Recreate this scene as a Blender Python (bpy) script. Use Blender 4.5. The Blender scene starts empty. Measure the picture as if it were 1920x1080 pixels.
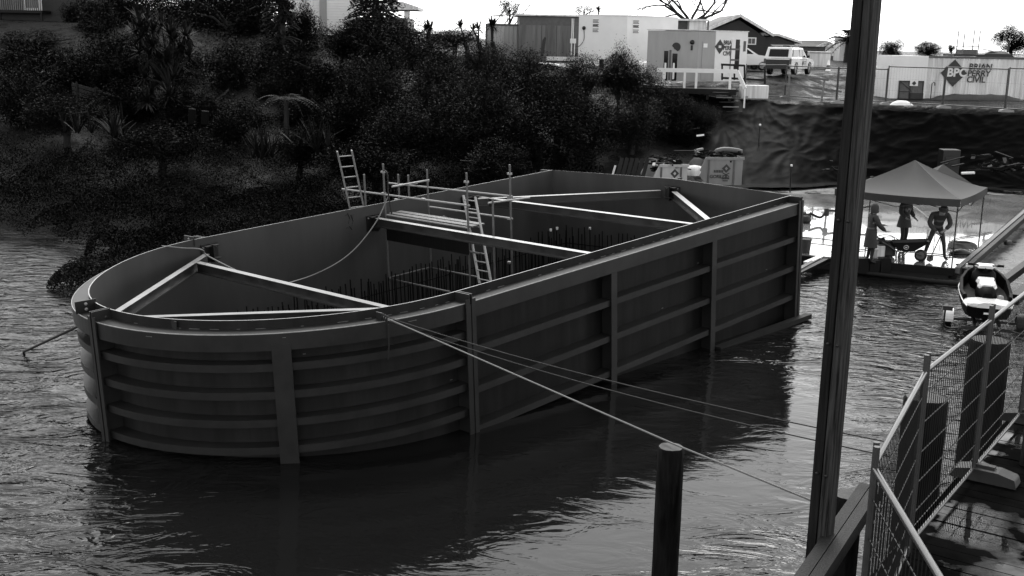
import bpy, math, random
import numpy as np
from mathutils import Matrix, Vector
random.seed(7); rng = np.random.default_rng(7)
SC = bpy.context.scene
COL = SC.collection
# ------------------------------------------------------------------ camera
F_PX, PITCH, ROLL, EYE = 2105.2, 0.215686, 0.018689, np.array([0.0, 0.0, 7.3])
_c, _s = math.cos, math.sin
FW = np.array([0, _c(PITCH), -_s(PITCH)]); _up = np.array([0, _s(PITCH), _c(PITCH)]); _rt = np.array([1.0, 0, 0])
RT = _c(ROLL)*_rt + _s(ROLL)*_up
UP = -_s(ROLL)*_rt + _c(ROLL)*_up
cam = bpy.data.objects.new('camera', bpy.data.cameras.new('camera'))
COL.objects.link(cam)
cam.matrix_world = Matrix(((RT[0], UP[0], -FW[0], EYE[0]), (RT[1], UP[1], -FW[1], EYE[1]), (RT[2], UP[2], -FW[2], EYE[2]), (0, 0, 0, 1)))
cam.data.sensor_width = 36; cam.data.lens = 36*F_PX/1920
cam.data.clip_start = 0.1; cam.data.clip_end = 3000
SC.camera = cam
# ------------------------------------------------------------------ sky, sun, exposure
SUN_EL, SUN_AZ = math.radians(54), math.radians(6)        # azimuth: clockwise from +Y, the light comes from back right
w = bpy.data.worlds.new('World'); SC.world = w; w.use_nodes = True
nt = w.node_tree; nt.nodes.clear()
sky = nt.nodes.new('ShaderNodeTexSky'); sky.sky_type = 'NISHITA'; sky.sun_disc = False
sky.sun_elevation = SUN_EL; sky.sun_rotation = SUN_AZ
sky.air_density = 1.0; sky.dust_density = 1.2; sky.ozone_density = 1.0
bw = nt.nodes.new('ShaderNodeRGBToBW')
bg = nt.nodes.new('ShaderNodeBackground'); bg.inputs[1].default_value = 0.15
out = nt.nodes.new('ShaderNodeOutputWorld')
nt.links.new(sky.outputs[0], bw.inputs[0]); nt.links.new(bw.outputs[0], bg.inputs[0]); nt.links.new(bg.outputs[0], out.inputs[0])
sl = bpy.data.lights.new('sun', 'SUN'); sl.energy = 0.8; sl.angle = math.radians(25); sl.color = (1, 0.99, 0.97)
sun = bpy.data.objects.new('sun', sl); COL.objects.link(sun)
sd = Vector((_s(SUN_AZ)*_c(SUN_EL), _c(SUN_AZ)*_c(SUN_EL), _s(SUN_EL)))
sun.rotation_euler = sd.to_track_quat('Z', 'Y').to_euler(); sun.location = (20, 20, 60)
SC.view_settings.view_transform = 'Standard'; SC.view_settings.look = 'None'
SC.view_settings.gamma = 1; SC.view_settings.exposure = 1.62
try: SC.view_settings.use_curve_mapping = False
except Exception: pass

# ------------------------------------------------------------------ helpers
def ray(u, v): return FW + RT*(u-960)/F_PX - UP*(v-540)/F_PX
def GP(u, v, z): d = ray(u, v); return EYE + d*(z-EYE[2])/d[2]
def DP(u, v, Y): d = ray(u, v); return EYE + d*Y/d[1]
def V(*a): return np.array(a, float)
def unit(a): a = np.asarray(a, float); return a/np.linalg.norm(a)

INV = {}
def thing(name, label, cat, loc=(0, 0, 0), group=None, rotz=0.0, mat=None):
    o = bpy.data.objects.new(name, None); COL.objects.link(o)
    o.empty_display_size = 0.3
    M = mat if mat is not None else Matrix.Translation(Vector([float(c) for c in loc])) @ Matrix.Rotation(rotz, 4, 'Z')
    o.matrix_world = M
    INV[o.name] = np.array(M.inverted())
    tag(o, label, cat, group)
    return o
def tag(o, label=None, cat=None, group=None, kind=None):
    if label: o['label'] = label
    if cat: o['category'] = cat
    if group: o['group'] = group
    if kind: o['kind'] = kind
    return o
def frame_of(ax, ref=(0, 0, 1)):
    ax = unit(ax); r = np.asarray(ref, float)
    if abs(ax@r) > .95: r = V(1, 0, 0)
    s = unit(np.cross(ax, r)); t = np.cross(s, ax)
    return s, t
class MB:
    """collects shapes for ONE mesh object; coordinates are world unless local=True at build"""
    def __init__(s): s.v = []; s.f = []; s.sm = []; s.mi = []; s.n = 0
    def add(s, vs, fs, smooth=False, mi=0):
        vs = np.asarray(vs, float); s.v.append(vs)
        for f in fs: s.f.append(tuple(int(i)+s.n for i in f)); s.sm.append(smooth); s.mi.append(mi)
        s.n += len(vs); return s
    def hexa(s, p, mi=0):   # 8 points: bottom 4 ccw, top 4
        return s.add(p, [(3, 2, 1, 0), (4, 5, 6, 7), (0, 1, 5, 4), (1, 2, 6, 5), (2, 3, 7, 6), (3, 0, 4, 7)], mi=mi)
    def obox(s, c, ax, ay, az, mi=0):   # centre and three half vectors
        c, ax, ay, az = map(lambda q: np.asarray(q, float), (c, ax, ay, az))
        return s.hexa([c-ax-ay-az, c+ax-ay-az, c+ax+ay-az, c-ax+ay-az, c-ax-ay+az, c+ax-ay+az, c+ax+ay+az, c-ax+ay+az], mi)
    def box(s, c, sz, mi=0): return s.obox(c, (sz[0]/2, 0, 0), (0, sz[1]/2, 0), (0, 0, sz[2]/2), mi)
    def bar(s, p, q, wd, h, ref=(0, 0, 1), mi=0):   # rectangular bar from p to q: width across, height along ref
        p, q = np.asarray(p, float), np.asarray(q, float); a, t = frame_of(q-p, ref)
        return s.obox((p+q)/2, (q-p)/2, a*wd/2, t*h/2, mi)
    def tube(s, pts, r, n=8, caps=True, mi=0):
        pts = [np.asarray(p, float) for p in pts]; m = len(pts)
        rs = [r]*m if np.isscalar(r) else r
        ref = V(0, 0, 1); vs = []; fs = []
        for i, p in enumerate(pts):
            d = pts[min(i+1, m-1)]-pts[max(i-1, 0)]
            a, t = frame_of(d, ref)
            for k in range(n):
                an = 2*math.pi*k/n; vs.append(p+rs[i]*(a*math.cos(an)+t*math.sin(an)))
        for i in range(m-1):
            for k in range(n):
                k2 = (k+1) % n; fs.append((i*n+k, i*n+k2, (i+1)*n+k2, (i+1)*n+k))
        s.add(vs, fs, n > 4, mi)
        if caps:
            s.add(vs[:n], [tuple(range(n))[::-1]], mi=mi); s.add(vs[-n:], [tuple(range(n))], mi=mi)
        return s
    def lathe(s, c, prof, n=20, ax=(0, 0, 1), mi=0, smooth=True):   # prof: (r, h)
        c = np.asarray(c, float); ax = unit(ax); a, t = frame_of(ax, (0, 1, 0.01)); vs = []; fs = []
        for r, h in prof:
            for k in range(n):
                an = 2*math.pi*k/n; vs.append(c+ax*h+max(r, 1e-4)*(a*math.cos(an)+t*math.sin(an)))
        for i in range(len(prof)-1):
            for k in range(n):
                k2 = (k+1) % n; fs.append((i*n+k, i*n+k2, (i+1)*n+k2, (i+1)*n+k))
        return s.add(vs, fs, smooth, mi)
    def prism(s, poly, d, mi=0):   # polygon of 3D points, extruded by d
        poly = np.asarray(poly, float); d = np.asarray(d, float); n = len(poly)
        fs = [tuple(range(n))[::-1], tuple(range(n, 2*n))]+[(i, (i+1) % n, n+(i+1) % n, n+i) for i in range(n)]
        return s.add(np.concatenate([poly, poly+d]), fs, mi=mi)
    def quad(s, a, b, c, d, mi=0): return s.add([a, b, c, d], [(0, 1, 2, 3)], mi=mi)
    def loft(s, rings, closed=True, smooth=True, cap=True, mi=0):
        n = len(rings[0]); vs = np.concatenate([np.asarray(r, float) for r in rings]); fs = []
        for i in range(len(rings)-1):
            for k in range(n if closed else n-1):
                k2 = (k+1) % n; fs.append((i*n+k, i*n+k2, (i+1)*n+k2, (i+1)*n+k))
        s.add(vs, fs, smooth, mi)
        if cap and closed:
            s.add(rings[0], [tuple(range(n))[::-1]], mi=mi); s.add(rings[-1], [tuple(range(n))], mi=mi)
        return s
    def mesh(s, name, mats, M=None, bevel=0):
        vs = np.concatenate(s.v) if s.v else np.zeros((0, 3))
        if M is not None: vs = vs@M[:3, :3].T+M[:3, 3]
        me = bpy.data.meshes.new(name); me.from_pydata(vs.tolist(), [], s.f)
        me.polygons.foreach_set('use_smooth', s.sm)
        for m in (mats if isinstance(mats, (list, tuple)) else [mats]): me.materials.append(m)
        me.polygons.foreach_set('material_index', s.mi)
        me.update(); return me
    def build(s, name, mats, parent=None, local=False, bevel=0.0):
        M = None
        if parent is not None and not local: M = INV[root_of(parent).name]
        me = s.mesh(name, mats, M)
        o = bpy.data.objects.new(name, me); COL.objects.link(o)
        if parent is not None: o.parent = parent
        if bevel:
            b = o.modifiers.new('bevel', 'BEVEL'); b.width = bevel; b.segments = 2; b.limit_method = 'ANGLE'
        return o
def root_of(o):
    while o.parent is not None: o = o.parent
    return o
def children(o): return [c for c in bpy.data.objects if c.parent == o]
def dup(o, loc=None, label=None, parent=None, mat=None):
    c = o.copy(); COL.objects.link(c)
    if parent is not None: c.parent = parent
    if mat is not None: c.matrix_world = mat
    elif loc is not None: c.location = loc
    if label: c['label'] = label
    if parent is None: INV[c.name] = np.array(c.matrix_basis.inverted())
    for k in children(o): dup(k, parent=c)
    return c

# ------------------------------------------------------------------ materials
def mk(name, col, rough=.6, var=.25, scale=2.0, bump=0.0, bscale=30.0, spec=.5, metal=0.0, stretch=(1, 1, 1), var2=0.0, scale2=.3, coat=0.0, transl=0.0, rvar=0.0, con=.25):
    m = bpy.data.materials.new(name); m.use_nodes = True; t = m.node_tree; N = t.nodes; Lk = t.links
    b = N['Principled BSDF']
    b.inputs['Roughness'].default_value = rough; b.inputs['Metallic'].default_value = metal
    b.inputs['Specular IOR Level'].default_value = spec
    b.inputs['Coat Weight'].default_value = coat
    tc = N.new('ShaderNodeTexCoord'); mp = N.new('ShaderNodeMapping'); mp.inputs['Scale'].default_value = stretch
    Lk.new(tc.outputs['Object'], mp.inputs[0])
    n1 = N.new('ShaderNodeTexNoise'); n1.inputs['Scale'].default_value = scale; n1.inputs['Detail'].default_value = 6; n1.inputs['Roughness'].default_value = .65
    Lk.new(mp.outputs[0], n1.inputs['Vector'])
    mr = N.new('ShaderNodeMapRange'); mr.inputs[1].default_value = .5-con; mr.inputs[2].default_value = .5+con
    mr.inputs[3].default_value = col*(1-var); mr.inputs[4].default_value = col*(1+var)
    Lk.new(n1.outputs[0], mr.inputs[0]); val = mr.outputs[0]
    if var2:
        n2 = N.new('ShaderNodeTexNoise'); n2.inputs['Scale'].default_value = scale2; n2.inputs['Detail'].default_value = 4
        Lk.new(mp.outputs[0], n2.inputs['Vector'])
        m2 = N.new('ShaderNodeMapRange'); m2.inputs[1].default_value = .3; m2.inputs[2].default_value = .7; m2.inputs[3].default_value = 1-var2; m2.inputs[4].default_value = 1+var2
        Lk.new(n2.outputs[0], m2.inputs[0])
        mu = N.new('ShaderNodeMath'); mu.operation = 'MULTIPLY'; Lk.new(val, mu.inputs[0]); Lk.new(m2.outputs[0], mu.inputs[1]); val = mu.outputs[0]
    Lk.new(val, b.inputs['Base Color'])
    if rvar:
        m3 = N.new('ShaderNodeMapRange'); m3.inputs[1].default_value = .35; m3.inputs[2].default_value = .65
        m3.inputs[3].default_value = max(rough-rvar, .02); m3.inputs[4].default_value = min(rough+rvar, 1)
        n3 = N.new('ShaderNodeTexNoise'); n3.inputs['Scale'].default_value = scale*.7; n3.inputs['Detail'].default_value = 5
        Lk.new(mp.outputs[0], n3.inputs['Vector']); Lk.new(n3.outputs[0], m3.inputs[0]); Lk.new(m3.outputs[0], b.inputs['Roughness'])
    if bump:
        nb = N.new('ShaderNodeTexNoise'); nb.inputs['Scale'].default_value = bscale; nb.inputs['Detail'].default_value = 5
        Lk.new(mp.outputs[0], nb.inputs['Vector'])
        bp = N.new('ShaderNodeBump'); bp.inputs['Strength'].default_value = bump; bp.inputs['Distance'].default_value = .02
        Lk.new(nb.outputs[0], bp.inputs['Height']); Lk.new(bp.outputs[0], b.inputs['Normal'])
    return m
def wood(name, col, rough=.7, grain=(30, 30, 1.2), bump=.4, var=.35, con=.25):
    return mk(name, col, rough, var, 1.0, bump, 1.6, stretch=grain, var2=.2, scale2=.08, spec=.2, con=con)
M = {}
M['steel_panel'] = mk('stained_shaded_plate', .0085, .5, .4, 1.3, con=.16, bump=.06, bscale=50, spec=.15, stretch=(3, 3, .35), var2=.45, scale2=.5)  # streaky stains; recess shade between the ribs is put into the dark colour
M['steel_nose'] = mk('stained_shaded_nose', .0135, .5, .35, 1.3, .06, 50, con=.17, spec=.2, stretch=(3, 3, .35), var2=.3, scale2=.3)  # same recess shade in the colour, paler for the nose's stronger light
M['steel_out'] = mk('dark_red_oxide_paint', .019, .42, .35, 2.0, .08, 60, spec=.25, var2=.14, scale2=.35)
M['steel_in'] = mk('inner_plate_paint', .046, .5, .18, .9, .05, 40, stretch=(2, 2, .5), spec=.3, var2=.2, scale2=.35)
M['steel_dark'] = mk('dark_steel', .006, .45, .3, 5)
M['strut_top'] = mk('skylit_wet_flange', .26, .3, .3, 3, spec=.8, var2=.3, scale2=.6)  # pale colour stands in for sky reflected on the strut's top face
M['rim_edge'] = mk('worn_skylit_edge', .3, .35, .4, 6, spec=.6)  # bare edge metal; sky reflection on the rim is also in this colour
M['strut_top2'] = mk('dull_skylit_flange', .10, .3, .6, 2, spec=.7, var2=.6, scale2=.5)  # weaker painted sky reflection for the nose strut tops
M['strut'] = mk('wet_strut_steel', .015, .4, .35, 4, .05, 30, spec=.9, rvar=.1)
M['scaff'] = mk('scaffold_tube', .24, .4, .3, 8, spec=.6)
M['scaff_dark'] = mk('weathered_scaffold_tube', .10, .42, .3, 8)
M['galv'] = mk('galvanised_tube', .13, .35, .3, 8, spec=.6)
M['galv_dark'] = mk('dull_steel_tube', .035, .42, .3, 8)
M['rebar'] = mk('rusty_rebar', .005, .8, .3, 12, spec=.1)
M['fence_rail'] = mk('wet_fence_rail', .04, .3, .3, 8, spec=.6)
M['alu'] = mk('aluminium', .25, .35, .2, 6)
M['plank'] = wood('scaffold_plank', .09, .35)
M['rope'] = mk('pale_rope', .14, .8, .3, 60)
M['rope_dark'] = mk('dark_rope', .012, .8, .3, 60)
M['weld'] = mk('weld_mark', .13, .5, .4, 30)
M['leaf'] = mk('leaf', .0165, .6, .15, 14, spec=.08, var2=.75, scale2=2.2)
M['leaf_pale'] = mk('pale_leaf', .023, .6, .15, 14, spec=.1, var2=.8, scale2=2.2)
M['leaf_dark'] = mk('dark_leaf', .0085, .6, .15, 14, spec=.06, var2=.7, scale2=2.0)
M['mangrove'] = mk('mangrove_leaf', .0125, .6, .2, 3.0, spec=.06, var2=.7, scale2=.7)
M['blade'] = mk('strap_leaf', .010, .6, .6, 2.5, spec=.08)
M['bark'] = mk('bark', .010, .85, .4, 6, .6, 12)
M['white'] = mk('white_paint', .78, .5, .07, .8, .03, 40, var2=.06)
M['white_dirty'] = mk('weathered_white_paint', .66, .6, .3, 1.4, stretch=(3.5, 3.5, .22), var2=.2, scale2=1.0)
M['grey_paint'] = mk('grey_panel_paint', .33, .6, .12, 1.2, stretch=(2, 2, .4))
M['stained'] = mk('stained_grey_panel', .12, .7, .5, 1.6, stretch=(2.2, 2.2, .18), var2=.3, scale2=.5)
M['corr'] = mk('weathered_container_steel', .40, .6, .2, 1.0, stretch=(3, 3, .25), var2=.2, scale2=.6)
M['black'] = mk('black_plastic', .005, .45, .3, 8)
M['black_gloss'] = mk('black_gloss', .004, .35, .2, 8, spec=.15)
M['darkgrey'] = mk('dark_grey', .02, .6, .3, 6)
M['midgrey'] = mk('mid_grey', .09, .6, .25, 6)
M['wire'] = mk('dark_wire', .012, .5, .2, 5, spec=.2)
M['matte_black'] = mk('matte_black_moulding', .0025, .6, .2, 8, spec=.06)
M['glass'] = mk('dark_window_glass', .008, .15, .2, 2, spec=.3)
M['white_gloss'] = mk('white_gloss', .78, .2, .03, 3, coat=.5)
M['print'] = mk('printed_dark_ink', .03, .6, .1, 5)
M['print_light'] = mk('printed_white_ink', .7, .6, .05, 5)
M['concrete'] = mk('concrete', .25, .8, .25, 3, .2, 20)
M['roof_dark'] = mk('dark_roof', .03, .6, .3, 3)
M['timber_dark'] = wood('dark_wet_timber', .005, .5)
M['timber'] = wood('weathered_timber', .016, .7)
M['post_a'] = wood('darker_post_timber', .008, .75, grain=(30, 30, 1.3), var=.85, con=.13); M['post_b'] = wood('grained_post_timber', .026, .75, grain=(30, 30, 1.3), var=.95, con=.13)
M['timber_pale'] = wood('pale_timber', .15, .6)
M['pile'] = mk('tarred_pile', .006, .75, .8, 1.2, .7, 3, stretch=(14, 14, 1.2), spec=.1, con=.13)
M['pile_end'] = mk('pile_end_grain', .05, .8, .35, 12, .3, 40)
M['house_wood'] = mk('dark_stained_boards', .018, .7, .3, 1, stretch=(.5, .5, 12))
M['canvas'] = mk('tent_canvas', .020, .75, .15, 3)
M['tarp'] = mk('black_geotextile', .0019, .55, .3, 3, .15, 60, spec=.025)
M['skin'] = mk('skin', .25, .6, .1, 10)
M['cloth_grey'] = mk('grey_rain_coat', .02, .7, .2, 12)
M['cloth_pale'] = mk('pale_work_jacket', .03, .75, .2, 12)
M['trousers'] = mk('dark_trousers', .012, .8, .3, 12)
M['trousers_pale'] = mk('khaki_trousers', .025, .8, .25, 12)
M['reflective'] = mk('reflective_tape', .12, .35, .05, 10)
M['skip_paint'] = mk('skip_paint', .42, .55, .15, 2, stretch=(2, 2, .5))
M['skip_paint_b'] = mk('greyer_skip_paint', .2, .55, .15, 2, stretch=(2, 2, .5))
M['rubbish'] = mk('mixed_rubbish', .010, .7, .7, 3, spec=.05)
M['rubbish_pale'] = mk('pale_scrap', .2, .6, .4, 5)

def text_part(body, mat, parent, org, right, up, size, name='lettering', bold=.0, shear=0.0, depth=.004):
    cu = bpy.data.curves.new('lettering_curve', 'FONT'); cu.body = body; cu.size = size; cu.offset = bold*size; cu.extrude = depth; cu.shear = shear
    cu.align_x = 'LEFT'; cu.resolution_u = 3; cu.space_line = .92
    tmp = bpy.data.objects.new('lettering_tmp', cu); COL.objects.link(tmp)
    dg = bpy.context.evaluated_depsgraph_get()
    me = bpy.data.meshes.new_from_object(tmp.evaluated_get(dg)); bpy.data.objects.remove(tmp)
    right = unit(right); up = unit(up); nrm = np.cross(right, up); org = np.asarray(org, float)
    T = np.eye(4); T[:3, 0] = right; T[:3, 1] = up; T[:3, 2] = nrm; T[:3, 3] = org
    T = INV[root_of(parent).name]@T
    me.transform(Matrix(T.tolist())); me.materials.clear(); me.materials.append(mat); me.name = name
    o = bpy.data.objects.new(name, me); COL.objects.link(o); o.parent = parent
    return o
# ================================================================== SETTING: ground, water, bank
ST_X = [-200, -60, -20, -15, -12.5, -8, -3, 3, 8, 11.4, 14.2, 17, 22, 30, 60, 200]
SHORE = [44, 44, 42, 40, 38, 39, 41, 43, 40, 36.8, 35.2, 34.5, 33, 30, 25, 20]
FOOT = [50, 50, 48, 47, 46, 47, 48, 50, 52, 55.5, 56.0, 57.6, 57, 53, 40, 30]
CREST = [80, 80, 76, 75, 75, 74, 72, 68, 64.5, 63.5, 62.6, 61.9, 60.1, 57, 47, 37]
ZCR = [8.6, 8.6, 7.8, 7.6, 7.4, 7.0, 6.4, 5.6, 4.9, 4.4, 4.4, 4.4, 4.4, 4.4, 4.4, 4.4]
def ground(x, y):
    x = np.asarray(x, float); y = np.asarray(y, float)
    s, f, c, z = (np.interp(x, ST_X, a) for a in (SHORE, FOOT, CREST, ZCR))
    def seg(a, b, za, zb): t = np.clip((y-a)/(b-a), 0, 1); return za+(zb-za)*t
    r = np.where(y < s, seg(s-6, s, -1.4, -.02), np.where(y < f, seg(s, f, -.02, .45), np.where(y < c, seg(f, c, .45, z), seg(c, c+60, z, z+.9))))
    yc = np.interp(x, [17, 20.5], [64.5, 70]); t = np.clip((y-yc)/8, 0, 1)
    r = r+np.where(x > 9, .95*t*t*(3-2*t), 0)*np.clip((x-9)/4, 0, 1)
    return r
def noise2(x, y, sc, seed=0):
    r = np.random.default_rng(seed); o = np.zeros_like(np.asarray(x, float))
    for k in range(7):
        a = r.uniform(0, 6.28); fr = sc*r.uniform(.6, 1.8); ph = r.uniform(0, 6.28)
        o += np.sin((x*math.cos(a)+y*math.sin(a))*fr+ph)
    return o/7
def grid_obj(name, xs, ys, zf, mat, kind='structure', smooth=True):
    X, Y = np.meshgrid(xs, ys); Z = zf(X, Y); n, m = X.shape
    vs = np.stack([X, Y, Z], -1).reshape(-1, 3); idx = np.arange(n*m).reshape(n, m)
    f = np.stack([idx[:-1, :-1], idx[:-1, 1:], idx[1:, 1:], idx[1:, :-1]], -1).reshape(-1, 4)
    me = bpy.data.meshes.new(name); me.from_pydata(vs.tolist(), [], f.tolist()); me.polygons.foreach_set('use_smooth', [smooth]*len(f))
    me.materials.append(mat); o = bpy.data.objects.new(name, me); COL.objects.link(o)
    if kind: o['kind'] = kind
    return o
# ground: mud and gravel, wet in patches
gm = bpy.data.materials.new('mud_and_gravel'); gm.use_nodes = True
t = gm.node_tree; N = t.nodes; Lk = t.links; b = N['Principled BSDF']
tc = N.new('ShaderNodeTexCoord')
n1 = N.new('ShaderNodeTexNoise'); n1.inputs['Scale'].default_value = .9; n1.inputs['Detail'].default_value = 8; n1.inputs['Roughness'].default_value = .7
n2 = N.new('ShaderNodeTexNoise'); n2.inputs['Scale'].default_value = 7; n2.inputs['Detail'].default_value = 6
Lk.new(tc.outputs['Object'], n1.inputs['Vector']); Lk.new(tc.outputs['Object'], n2.inputs['Vector'])
cr = N.new('ShaderNodeValToRGB'); cr.color_ramp.elements[0].position = .38; cr.color_ramp.elements[0].color = (.02, .02, .02, 1); cr.color_ramp.elements[1].position = .62; cr.color_ramp.elements[1].color = (.19, .19, .19, 1)
Lk.new(n1.outputs[0], cr.inputs[0])
mx = N.new('ShaderNodeMix'); mx.data_type = 'RGBA'; mx.blend_type = 'MULTIPLY'; mx.inputs[0].default_value = .8
cr2 = N.new('ShaderNodeValToRGB'); cr2.color_ramp.elements[0].position = .35; cr2.color_ramp.elements[0].color = (.35, .35, .35, 1); cr2.color_ramp.elements[1].position = .6
Lk.new(n2.outputs[0], cr2.inputs[0]); Lk.new(cr.outputs[0], mx.inputs[6]); Lk.new(cr2.outputs[0], mx.inputs[7])
# pale gravelly mud only on the flats beside the ramp; dark soil and leaf litter everywhere else
sx_ = N.new('ShaderNodeSeparateXYZ'); Lk.new(tc.outputs['Object'], sx_.inputs[0])
def band(sock, lo, hi):
    q = N.new('ShaderNodeMapRange'); q.inputs[1].default_value = lo; q.inputs[2].default_value = hi; Lk.new(sock, q.inputs[0]); return q.outputs[0]
mm = N.new('ShaderNodeMath'); mm.operation = 'MULTIPLY'; Lk.new(band(sx_.outputs[2], 1.2, .6), mm.inputs[0]); Lk.new(band(sx_.outputs[0], 9, 12), mm.inputs[1])
mz = N.new('ShaderNodeMix'); mz.data_type = 'RGBA'; Lk.new(mm.outputs[0], mz.inputs[0])
soil = N.new('ShaderNodeMix'); soil.data_type = 'RGBA'; soil.inputs[6].default_value = (.006, .006, .006, 1); soil.inputs[7].default_value = (.016, .016, .016, 1); Lk.new(n1.outputs[0], soil.inputs[0])
Lk.new(soil.outputs[2], mz.inputs[6]); Lk.new(mx.outputs[2], mz.inputs[7]); Lk.new(mz.outputs[2], b.inputs['Base Color'])
sp_ = N.new('ShaderNodeMapRange'); sp_.inputs[3].default_value = .02; sp_.inputs[4].default_value = .4; Lk.new(mm.outputs[0], sp_.inputs[0]); Lk.new(sp_.outputs[0], b.inputs['Specular IOR Level'])
mr = N.new('ShaderNodeMapRange'); mr.inputs[1].default_value = .4; mr.inputs[2].default_value = .6; mr.inputs[3].default_value = .16; mr.inputs[4].default_value = .7; 
Lk.new(n1.outputs[0], mr.inputs[0]); Lk.new(mr.outputs[0], b.inputs['Roughness'])
bp = N.new('ShaderNodeBump'); bp.inputs['Strength'].default_value = .5; bp.inputs['Distance'].default_value = .05
Lk.new(n2.outputs[0], bp.inputs['Height']); Lk.new(bp.outputs[0], b.inputs['Normal'])
xs = np.unique(np.concatenate([np.linspace(-200, -60, 15), np.linspace(-60, -22, 40), np.linspace(-22, 34, 200), np.linspace(34, 80, 30), np.linspace(80, 220, 10)]))
ys = np.unique(np.concatenate([np.linspace(-30, 28, 15), np.linspace(28, 72, 160), np.linspace(72, 110, 40), np.linspace(110, 600, 14)]))
grid_obj('ground', xs, ys, lambda X, Y: ground(X, Y)+.05*noise2(X, Y, 1.3, 3)*(Y < 70), gm)

# water
wm = bpy.data.materials.new('murky_river_water'); wm.use_nodes = True
t = wm.node_tree; N = t.nodes; Lk = t.links; b = N['Principled BSDF']
b.inputs['Base Color'].default_value = (.006, .006, .006, 1); b.inputs['Roughness'].default_value = .05; b.inputs['IOR'].default_value = 1.28
tc = N.new('ShaderNodeTexCoord')
def wnoise(sc, det, stretch, rot, dist=0.0):
    mp = N.new('ShaderNodeMapping'); mp.inputs['Scale'].default_value = stretch; mp.inputs['Rotation'].default_value = (0, 0, math.radians(rot))
    Lk.new(tc.outputs['Object'], mp.inputs[0])
    n = N.new('ShaderNodeTexNoise'); n.inputs['Scale'].default_value = sc; n.inputs['Detail'].default_value = det; n.inputs['Roughness'].default_value = .55; n.inputs['Distortion'].default_value = dist
    Lk.new(mp.outputs[0], n.inputs['Vector']); return n.outputs[0]
wa = wnoise(.95, 3, (.7, 1.35, 1), 18, 2.0)
wb = wnoise(3.4, 4, (.6, 1.4, 1), -28, .8)
wd_ = wnoise(11, 3, (.7, 1.3, 1), 10, .3)
wc = wnoise(.17, 3, (1, 1, 1), 0, .6)
ad = N.new('ShaderNodeMath'); ad.operation = 'MULTIPLY_ADD'; Lk.new(wb, ad.inputs[0]); ad.inputs[1].default_value = .20; Lk.new(wa, ad.inputs[2])
ad2 = N.new('ShaderNodeMath'); ad2.operation = 'MULTIPLY_ADD'; Lk.new(wd_, ad2.inputs[0]); ad2.inputs[1].default_value = .018; Lk.new(ad.outputs[0], ad2.inputs[2]); ad = ad2
am0 = N.new('ShaderNodeMapRange'); am0.inputs[1].default_value = .38; am0.inputs[2].default_value = .62; am0.inputs[3].default_value = .5; am0.inputs[4].default_value = 1.0
Lk.new(wc, am0.inputs[0])
# the cofferdam shelters the water in front of it: calmer there
mpc = N.new('ShaderNodeMapping'); mpc.vector_type = 'TEXTURE'; mpc.inputs['Location'].default_value = (1.0, 18.6, 0); mpc.inputs['Rotation'].default_value = (0, 0, math.radians(44)); mpc.inputs['Scale'].default_value = (10, 4.6, 1)
Lk.new(tc.outputs['Object'], mpc.inputs[0]); ln_ = N.new('ShaderNodeVectorMath'); ln_.operation = 'LENGTH'; Lk.new(mpc.outputs[0], ln_.inputs[0])
cal = N.new('ShaderNodeMapRange'); cal.interpolation_type = 'SMOOTHSTEP'; cal.inputs[1].default_value = .55; cal.inputs[2].default_value = 1.1; cal.inputs[3].default_value = .12; cal.inputs[4].default_value = 1.0; Lk.new(ln_.outputs['Value'], cal.inputs[0])
am = N.new('ShaderNodeMath'); am.operation = 'MULTIPLY'; Lk.new(am0.outputs[0], am.inputs[0]); Lk.new(cal.outputs[0], am.inputs[1])
bp = N.new('ShaderNodeBump'); bp.inputs['Distance'].default_value = .14
Lk.new(ad.outputs[0], bp.inputs['Height']); Lk.new(am.outputs[0], bp.inputs['Strength']); Lk.new(bp.outputs[0], b.inputs['Normal'])
xs = np.linspace(-220, 220, 60); ys = np.linspace(-60, 50, 30)
grid_obj('water', xs, ys, lambda X, Y: 0*X, wm)

# wet concrete slab (boat ramp apron) with a thin film of rain water
wet = mk('wet_concrete', .26, .05, .35, .8, .02, 9, spec=1.0, var2=.3, scale2=.5, coat=1.0, rvar=.03)
RS, RY = .042, 36.0
def RP(u, v, dz=.0):     # point on the gently sloping ramp seen at photo pixel (u, v)
    d = ray(u, v); nn = V(0, -RS, 1); p0 = V(0, RY, .4+dz); return EYE+d*((p0-EYE)@nn)/(d@nn)
slab_c = [RP(1440, 470), RP(1787, 505), RP(1928, 383), RP(1960, 366), RP(1440, 363)]
MB().prism([V(p[0], p[1], p[2]-.1) for p in slab_c], (0, 0, .1)).build('boat_ramp', wet)['kind'] = 'structure'
MB().prism([V(p[0], p[1], -.9) for p in [slab_c[0]+V(.05, .1, 0), slab_c[1]+V(-.1, .1, 0), slab_c[1]+V(1, 3, 0), slab_c[0]+V(0, 4, 0)]], (0, 0, 1.19)).build('ramp_foundation', M['darkgrey'])['kind'] = 'structure'

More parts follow.
